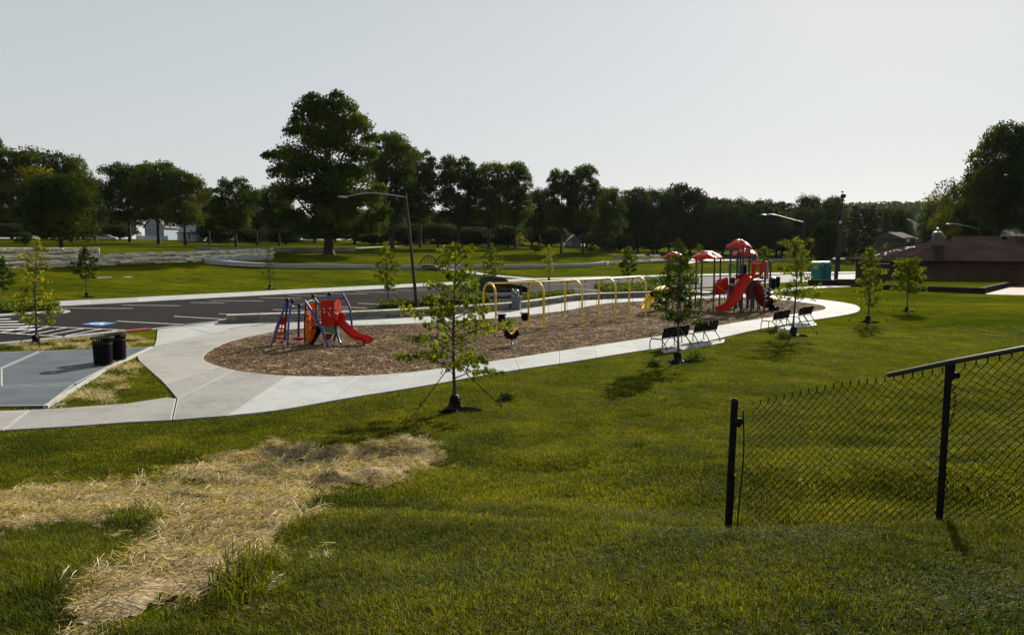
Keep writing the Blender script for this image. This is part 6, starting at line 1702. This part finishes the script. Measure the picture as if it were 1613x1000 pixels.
# third post, out to the right beyond the picture
s3 = fl_ + 2.3; p3 = floc(s3, 0); m = MB(); m.tube([p3 + Vector((0, 0, -.2)), p3 + Vector((.03, 0, 1.27))], .027, 12); m.build('line_post', BLKF, fen, True)
# top rail passes over the second post, its free end hanging short of the first
ra = tp2 + Vector((0, 0, .05)); tE = fl_ + .54; pE = P1 + fd * tE; pE = Vector((pE.x - P1.x, pE.y - P1.y, zat(547, pE.y) - P1.z)); dirr = (pE - ra).normalized()
sl = .47
YL = P1.y + (P2.y - P1.y) * .735
rl0 = Vector((xat(1398, 591, YL) - P1.x, YL - P1.y, zat(591, YL) - P1.z))
m = MB(); m.tube([rl0, ra, ra + dirr * 2.6], .021, 10); m.build('top_rail', RAILM, fen, True)
# tension bars that came loose by the end post
m = MB(); m.tube(smooth_pts([floc(.09, .0), floc(.12, .45), floc(.15, 1.0), floc(.13, 1.42)], 4), .008, 5); m.build('tension_bar', BLKF, fen)
m = MB(); m.tube(smooth_pts([floc(.02, .0), floc(.05, .3), floc(.06, .75)], 4), .006, 5); m.build('loose_wire', BLKF, fen)
# fabric: woven zigzag wires
def top_h(s):
    a = rl0.xy.length; 
    if s < a: return 1.22 + (.02 * math.sin(s * 9))
    return 1.22 + .06
def fabric():
    dgn = .076; hs = dgn / 2; r = .0043; V = []; Fs = []; sm = 3.9; nw = int(sm / hs); nv = 38
    r_ = random.Random(5)
    for w in range(nw):
        s0 = .12 + w * hs; pts = []
        for k in range(nv + 1):
            s = s0 + (hs if (k + w) % 2 else 0) * 1.0; h = .01 + k * (1.44 + .03 * min(s, 2)) / nv + (.015 * math.sin(s * 3 + k * .3))
            s += .03 * math.sin(k * .35 + s * 2) * min(1, abs(s - .0)) + .10 * k / nv * (1 if s < fl_ else .3)
            off = .004 * (1 if k % 2 else -1) + .02 * math.sin(s * 2.1 + k * .2)
            pts.append(floc(s, h * (1.0 + .03 * math.sin(s * 2.2)), off))
        e = pts[-1]; pts += [e + Vector((.004 * (1 if w % 2 else -1), 0, .022)), e + Vector((-.006 * (1 if w % 2 else -1), 0, .04))]
        n = len(pts); b = len(V)
        for i, p in enumerate(pts):
            t = (pts[min(i + 1, n - 1)] - pts[max(i - 1, 0)]).normalized(); u = Vector((-fd.y, fd.x, 0)); v = t.cross(u)
            for a in (0, 2.094, 4.189): V.append(p + u * (r * math.cos(a)) + v * (r * math.sin(a)))
        Fs += [(b + 3 * i + j, b + 3 * i + (j + 1) % 3, b + 3 * i + 3 + (j + 1) % 3, b + 3 * i + 3 + j) for i in range(n - 1) for j in range(3)]
    ob = link('wire_mesh', np_mesh('wire_mesh', np.array([tuple(v) for v in V]), np.array(Fs), BLKF, True), fen); tag(ob, kind='stuff')
fabric()
# ------------------------------------------------------------------ straw erosion mat
SP = [(-60, 772), (0, 770), (130, 757), (250, 745), (315, 735), (338, 713), (380, 706), (430, 702), (500, 712), (560, 712), (600, 700), (655, 692), (690, 700), (697, 722), (655, 748), (620, 764),
      (570, 768), (520, 768), (500, 790), (480, 830), (462, 862), (428, 900), (405, 935), (330, 955), (250, 968), (190, 1005), (150, 1050), (-60, 1060), (20, 1005), (60, 955), (100, 915), (160, 882),
      (205, 850), (238, 815), (190, 812), (150, 833), (60, 842), (-60, 838)]
SPW = [at(*p)[:2] for p in SP]
sx0, sx1 = min(p[0] for p in SPW), max(p[0] for p in SPW); sy0, sy1 = min(p[1] for p in SPW), max(p[1] for p in SPW)
foldc = [at(*p)[:2] for p in [(440, 709), (540, 722), (600, 712), (650, 705), (685, 715)]]; foldd = [at(*p)[:2] for p in [(520, 757), (590, 752), (650, 735)]]
foldb = [at(*p)[:2] for p in [(40, 985), (120, 915), (200, 880), (270, 895), (340, 905)]]
folde = [at(*p)[:2] for p in [(200, 960), (300, 940), (390, 915)]]
def smat(x, y):
    """height of the mat above the ground"""
    h = .03 + .02 * np.sin(x * 5 + y * 3) * np.sin(y * 6.1 - x)
    for poly, w, a in ((foldc, .28, .17), (foldd, .22, .13), (foldb, .16, .06), (folde, .11, .04)):
        d = seg_dist(x, y, poly, False); h = h + a * np.exp(-(d / w) ** 2) * (1 + .35 * np.sin(x * 9 + y * 4))
    return h * np.where(in_poly(x, y, SPW), np.clip((seg_dist(x, y, SPW) - .08) / .22, 0, 1), 0)
def inside_straw(x, y, m=0.0, ragged=.12):
    ins = in_poly(x, y, SPW); d = seg_dist(x, y, SPW)
    d = np.where(ins, d, -d) + ragged * np.sin(x * 4.1 + 1.3 * np.sin(y * 5)) * np.sin(y * 3.7 + x)
    return d > m
bald = lambda x, y: ((np.sin(x * 2.1 + 1.2) * np.sin(y * 1.7 + .5) + .6 * np.sin(x * 5.3 + y * 2.7) * np.sin(y * 4.1 - x * 1.3)) > .66) & (np.minimum(seg_dist(x, y, foldc, False), seg_dist(x, y, foldd, False)) > .45)
def straw_mat_sheet():
    st = .045; xs_ = np.arange(sx0 - .2, sx1 + .2, st); ys_ = np.arange(sy0 - .2, sy1 + .2, st); A, B = np.meshgrid(xs_, ys_); C = zt(A, B) + smat(A, B) - .004
    ok = inside_straw(A, B, .15) & ~bald(A, B)
    nx_ = len(xs_); i, j = np.meshgrid(np.arange(nx_ - 1), np.arange(len(ys_) - 1)); okc = ok[:-1, :-1] & ok[1:, 1:] & ok[1:, :-1] & ok[:-1, 1:]
    a = (j * nx_ + i)[okc]
    m, nt, bs = new_mat('straw_mat'); n1 = noise_t(nt, 40, 3, .7, stretch=(.35, 1, 1)); n2 = noise_t(nt, 2, 3)
    c = ramp(nt, n1, [(.3, (.05, .036, .018)), (.5, (.24, .17, .085)), (.7, (.48, .38, .21))]); c = mixc(nt, 1.0, c, ramp(nt, n2, [(.3, (.6, .65, .6)), (.7, (1.1, 1.05, 1))]), 'MULTIPLY')
    nt.links.new(c, bs.inputs['Base Color']); bs.inputs['Roughness'].default_value = .9; bump(nt, bs, n1, .9, .03)
    V = np.stack([A, B, C], -1).reshape(-1, 3); Q = np.stack([a, a + 1, a + nx_ + 1, a + nx_], -1)
    used = np.unique(Q); mp = np.zeros(len(V), int); mp[used] = np.arange(len(used))
    o = link('straw_mat', np_mesh('straw_mat', V[used], mp[Q], m, True))
    tag(o, 'rumpled straw erosion mat laid over the near slope at lower left', 'straw mat', kind='stuff')
straw_mat_sheet()
def strand_clump(n, l, w, rad, cols, seed, up=.0, name='straw_clump', along=None):
    r0 = np.random.default_rng(seed); V = []; Q = []; MI = []
    for k in range(n):
        c = r0.uniform(-rad, rad, 2); a = (r0.normal(0, along) if along else r0.uniform(0, 6.28)); L_ = l * r0.uniform(.5, 1.3)
        d = np.array([math.cos(a), math.sin(a)]); z0 = r0.uniform(0, .025); bend = r0.normal(0, .12); s = np.array([-d[1], d[0]]) * w * r0.uniform(.5, 1.3)
        pts = [(-.5, z0), (0, z0 + abs(r0.normal(0, .012)) + up * .3), (.5, z0 + r0.uniform(-.005, .02) + up * r0.uniform(0, 1))]
        b = len(V)
        for q, z in pts:
            p = c + d * L_ * q + np.array([-d[1], d[0]]) * bend * L_ * (.25 - q * q); V += [(*(p - s), z), (*(p + s), z + .002)]
        Q += [(b, b + 1, b + 3, b + 2), (b + 2, b + 3, b + 5, b + 4)]; MI += [int(r0.random() * len(cols))] * 2
    me = bpy.data.meshes.new(name); me.from_pydata([tuple(map(float, v)) for v in V], [], Q)
    for c in cols: me.materials.append(c)
    me.polygons.foreach_set('material_index', MI); return loose(name, me)
def strawc(nm, c): 
    return leafy(nm, [tuple(k * .6 for k in c), c, tuple(min(1, k * 1.2) for k in c)], .25, 3, .5)
S1, S2, S3 = strawc('straw_gold', (.46, .34, .17)), strawc('straw_pale', (.66, .59, .42)), strawc('straw_brown', (.07, .05, .03))
sc = [strand_clump(60, .065, .0012, .11, [S1, S2, S3], 90 + k, .008, along=.6) for k in range(5)] + [strand_clump(26, .14, .0016, .12, [S2, S1], 96 + k, .09) for k in range(2)]
r0 = np.random.default_rng(21)
A = (sx1 - sx0) * (sy1 - sy0); n = int(A * 175)
x = r0.uniform(sx0, sx1, n); y = r0.uniform(sy0, sy1, n); dens = np.clip(7.5 / np.maximum(y, 3), .35, 1)
k = inside_straw(x, y, .07, .22) & (r0.random(n) < .62 + .5 * np.sin(x * 3.1 + 2 * np.sin(y * 1.3)) * np.sin(y * 3.7)) & (~bald(x, y) | (r0.random(n) < .25)) & (r0.random(n) < dens); x, y = x[k], y[k]; n = len(x)
g = zt(x, y) + smat(x, y)
s = r0.uniform(.5, .85, n) * (1 + .07 * y)
o = scatter('straw', np.stack([x, y, g - .005], 1), np.stack([r0.normal(0, .12, n), r0.normal(0, .12, n), r0.normal(.35, .35, n) + np.pi * (r0.random(n) < .5)], 1), np.stack([s, s, s], 1), sc, [.188] * 5 + [.03] * 2)
tag(o, 'loose golden straw strands covering the erosion mat', 'straw', kind='stuff')
# strays round the patch
n = 500; x = r0.uniform(sx0 - .5, sx1 + .6, n); y = r0.uniform(sy0, sy1 + .5, n); d = seg_dist(x, y, SPW); k = (~in_poly(x, y, SPW)) & (d < .35); x, y = x[k], y[k]; n = len(x)
o = scatter('straw', np.stack([x, y, zt(x, y) + .03], 1), np.stack([r0.normal(0, .3, n), r0.normal(0, .3, n), r0.uniform(0, 6.28, n)], 1), np.full((n, 3), .7), sc, None)
tag(o, 'stray straw strands in the grass round the erosion mat', 'straw', kind='stuff')

# ------------------------------------------------------------------ grass
def gmat(nm, cols, tr=.45): return leafy(nm, cols, tr, .55, .6, coord='World', spec=.08)
G1 = gmat('grass_green', [(.027, .042, .003), (.048, .063, .004), (.088, .095, .005)])
G2 = gmat('grass_olive', [(.046, .055, .004), (.084, .086, .005), (.136, .128, .007)])
G3 = gmat('grass_dry', [(.14, .12, .03), (.20, .165, .05), (.28, .23, .09)], .3)
def grass_clump(n, h, w, rad, mats, seed, lean=.5):
    r0 = np.random.default_rng(seed); V = []; Q = []; MI = []
    for k in range(n):
        q = math.sqrt(r0.random()) * rad; a = r0.uniform(0, 6.28); c = np.array([math.cos(a), math.sin(a)]) * q
        a = r0.uniform(0, 6.28); d = np.array([math.cos(a), math.sin(a)]); s = np.array([-d[1], d[0]]) * w * r0.uniform(.6, 1.3)
        H = h * r0.uniform(.45, 1.25); ln = lean * H * r0.uniform(.2, 1.3); b = len(V)
        V += [(*(c - s), -.01), (*(c + s), -.01), (*(c + d * ln * .35 - s * .9), H * .6), (*(c + d * ln * .35 + s * .9), H * .6), (*(c + d * ln), H * (1 - .2 * r0.random()))]
        Q += [(b, b + 1, b + 3, b + 2), (b + 2, b + 3, b + 4)]; mi = int(r0.choice(len(mats), p=[.55, .39, .06] if len(mats) == 3 else [.6, .4])); MI += [mi] * 2
    me = bpy.data.meshes.new('grass_clump'); me.from_pydata([tuple(map(float, v)) for v in V], [], Q)
    for c in mats: me.materials.append(c)
    me.polygons.foreach_set('material_index', MI); return loose('grass_clump', me)
near = [grass_clump(52, .050, .0026, .13, [G1, G2, G3], 200 + k, .9) for k in range(5)]
far_ = [grass_clump(50, .044, .0050, .24, [G1, G2, G3], 210 + k, .8) for k in range(4)]
LOWER = [(p.x, p.y) for p in O1] + [plane(360, 657), plane(201, 667.5), plane(112, 674), plane(5, 681), plane(-560, 722)]
def scat_grass(name, x, y, hs, protos, dz=0, jitter=.15):
    n = len(x); r1 = np.random.default_rng(len(x)); z = zt(x, y) + dz
    s = hs * r1.uniform(.75, 1.25, n)
    e = .05; gx = (zt(x + e, y) - zt(x - e, y)) / (2 * e); gy = (zt(x, y + e) - zt(x, y - e)) / (2 * e)
    o = scatter(name, np.stack([x, y, z], 1), np.stack([gy * .6 + r1.normal(0, .06, n), -gx * .6 + r1.normal(0, .06, n), r1.uniform(0, 6.28, n)], 1), np.stack([np.ones(n) * 1.0, np.ones(n), s], 1), protos)
    return tag(o, 'mown lawn grass', 'grass', kind='stuff')
def patchy(x, y): return 1 + .28 * np.sin(x * 1.3 + 2 * np.sin(y * .7)) * np.sin(y * 1.9 + x * .4) + .15 * np.sin(x * 3.3) * np.sin(y * 4.7)
def below_path(x, y):
    """ground on the camera side of the path"""
    lx = np.array([p[0] for p in LOWER]); ly = np.array([p[1] for p in LOWER]); k = np.argsort(lx)
    return y < np.interp(x, lx[k], ly[k]) - .03
n = 60000
y = 2.6 + r0.random(n) ** 1.0 * 6.4; x = r0.uniform(-1, 1, n) * (y * .86 + 1.2)
m_ = ~inside_straw(x, y, .04, .22) | (bald(x, y) & (r0.random(n) < .5)) | (r0.random(n) < .10); m_ &= r0.random(n) < np.clip(5.0 / y, .5, 1) * .22 * 1.9
x, y = x[m_], y[m_]
scat_grass('grass', x, y, patchy(x, y), near)
n = 70000
y = 8.6 + r0.random(n) * 30; x = r0.uniform(-1, 1, n) * (y * .78 + 1)
m_ = below_path(x, y) & ((~inside_straw(x, y, .04, .22)) | (r0.random(n) < .12)) & (r0.random(n) < np.clip(14 / y, .25, 1) * .62)
x, y = x[m_], y[m_]
scat_grass('grass', x, y, patchy(x, y) * np.clip(1.1 - (y - 9) * .012, .75, 1.1), far_)
# tall weeds by the straw mat and ragged strip beside the patio
wd = [grass_clump(26, .22, .004, .12, [G1, G2], 230 + k, .5) for k in range(3)]
px_ = [(395, 905), (385, 925), (410, 915), (372, 935), (430, 895), (400, 940), (345, 950), (452, 860), (240, 805), (228, 826), (60, 940), (215, 820), (1010, 700), (470, 838), (640, 662), (655, 655), (330, 735), (1250, 826), (1262, 822), (1168, 826), (1484, 826), (1470, 828)]
pts = [at(u, v) for u, v in px_]
x = np.array([p[0] for p in pts]); y = np.array([p[1] for p in pts]); x = np.repeat(x, 3) + r0.normal(0, .06, len(x) * 3); y = np.repeat(y, 3) + r0.normal(0, .06, len(y) * 3)
scat_grass('tall_grass', x, y, np.full(len(x), .8), wd)['label'] = 'taller grass blades round the straw mat and fence posts'
def fill(poly_px, dens, hs, protos, name, label, seed, dz=0):
    poly = W(poly_px); xs_ = [p[0] for p in poly]; ys_ = [p[1] for p in poly]; r1 = np.random.default_rng(seed)
    n = int((max(xs_) - min(xs_)) * (max(ys_) - min(ys_)) * dens); x = r1.uniform(min(xs_), max(xs_), n); y = r1.uniform(min(ys_), max(ys_), n); k = in_poly(x, y, poly)
    x, y = x[k], y[k]; o = scat_grass(name, x, y, patchy(x * 1.7, y * 1.7) * hs, protos, dz); o['label'] = label; return o
TRI = [(209, 568), (235, 586), (256, 605), (268, 622), (262, 627.5), (200, 637), (90, 645), (82, 643), (140, 606), (176, 582)]
STRIP_ = [(0, 555.5), (0, 545.8), (60, 540), (120, 534.5), (188, 526), (238, 541), (240, 547), (143, 551.5), (66, 554)]
fill(TRI, 22, 1.5, far_, 'grass', 'ragged grass on the triangular verge beside the patio', 1)
fill(STRIP_, 20, 1.8, far_, 'grass', 'ragged grass strip between the patio and the kerb', 2)
fill([(-400, 661), (-400, 646), (0, 643.5), (74, 643), (74, 646), (0, 647)], 25, 1.2, far_, 'grass', 'thin grass strip below the patio edge', 3)
for k, (poly, lb) in enumerate(((TRI[4:] + TRI[:1], 'dry straw scattered over the triangular verge'), (STRIP_, 'dry straw scattered over the strip beside the kerb'))):
    P_ = W(poly); xs_ = [p[0] for p in P_]; ys_ = [p[1] for p in P_]; n = 1100; x = r0.uniform(min(xs_), max(xs_), n); y = r0.uniform(min(ys_), max(ys_), n); kk = in_poly(x, y, P_) & (np.sin(x * 2.9 + y) * np.sin(y * 2.7) > .05) & ((k == 1) | (x + .35 * y < plane(205, 605)[0] + .35 * plane(205, 605)[1]))
    x, y = x[kk], y[kk]; n = len(x)
    o = scatter('straw', np.stack([x, y, np.full(n, .05)], 1), np.stack([r0.normal(0, .2, n), r0.normal(0, .2, n), r0.uniform(0, 6.28, n)], 1), np.full((n, 3), 1.5), sc, None); tag(o, lb, 'straw', kind='stuff')
# fuzz on the lawn wedge and along the far side of the path on the right
# ------------------------------------------------------------------ wood chips
C1, C2, C3 = [simple(nm, c, .95, var=.3, scale=9, spec=.1) for nm, c in (('chip_dark', (.045, .026, .013)), ('chip_tan', (.18, .112, .06)), ('chip_pale', (.36, .27, .17)))]
def chip_clump(seed):
    r0 = np.random.default_rng(seed); mb = MB(); 
    for k in range(34):
        c = r0.uniform(-.32, .32, 2); mb.box((c[0], c[1], r0.uniform(.0, .016)), (r0.uniform(.03, .10), r0.uniform(.012, .03), .006), r0.uniform(0, 6.28), int(r0.choice(3, p=[.35, .42, .23])), r0.normal(0, .16), r0.normal(0, .16))
    me = bpy.data.meshes.new('chip_clump'); me.from_pydata(mb.v, [], mb.f)
    for c in (C1, C2, C3): me.materials.append(c)
    me.polygons.foreach_set('material_index', mb.m); return loose('chip_clump', me)
ch = [chip_clump(300 + k) for k in range(5)]
A_ = (max(bx) - min(bx)) * (max(by) - min(by)); n = int(A_ * 6.5); x = r0.uniform(min(bx), max(bx), n); y = r0.uniform(min(by), max(by), n)
k = in_poly(x, y, BED) & (seg_dist(x, y, BED) > .18) & (r0.random(n) < np.clip(30 / y, .4, 1)); x, y = x[k], y[k]; n = len(x)
o = scatter('wood_chips', np.stack([x, y, np.full(n, .018)], 1), np.stack([np.zeros(n), np.zeros(n), r0.uniform(0, 6.28, n)], 1), np.full((n, 3), 1.0), ch)
tag(o, 'brown wood chips covering the playground bed', 'mulch', kind='stuff')

# ------------------------------------------------------------------ haze
HAZE = True
if HAZE:
    hm = bpy.data.materials.new('haze'); hm.use_nodes = True; hn = hm.node_tree; hn.nodes.clear()
    ho = hn.nodes.new('ShaderNodeOutputMaterial'); pv = hn.nodes.new('ShaderNodeVolumePrincipled')
    pv.inputs['Color'].default_value = (.78, .86, .95, 1); pv.inputs['Density'].default_value = .000028; pv.inputs['Anisotropy'].default_value = .3
    hn.links.new(pv.outputs[0], ho.inputs['Volume'])
    mb = MB(); mb.box((0, 465, 20), (3100, 1100, 46)); tag(mb.build('haze', hm), kind='stuff')
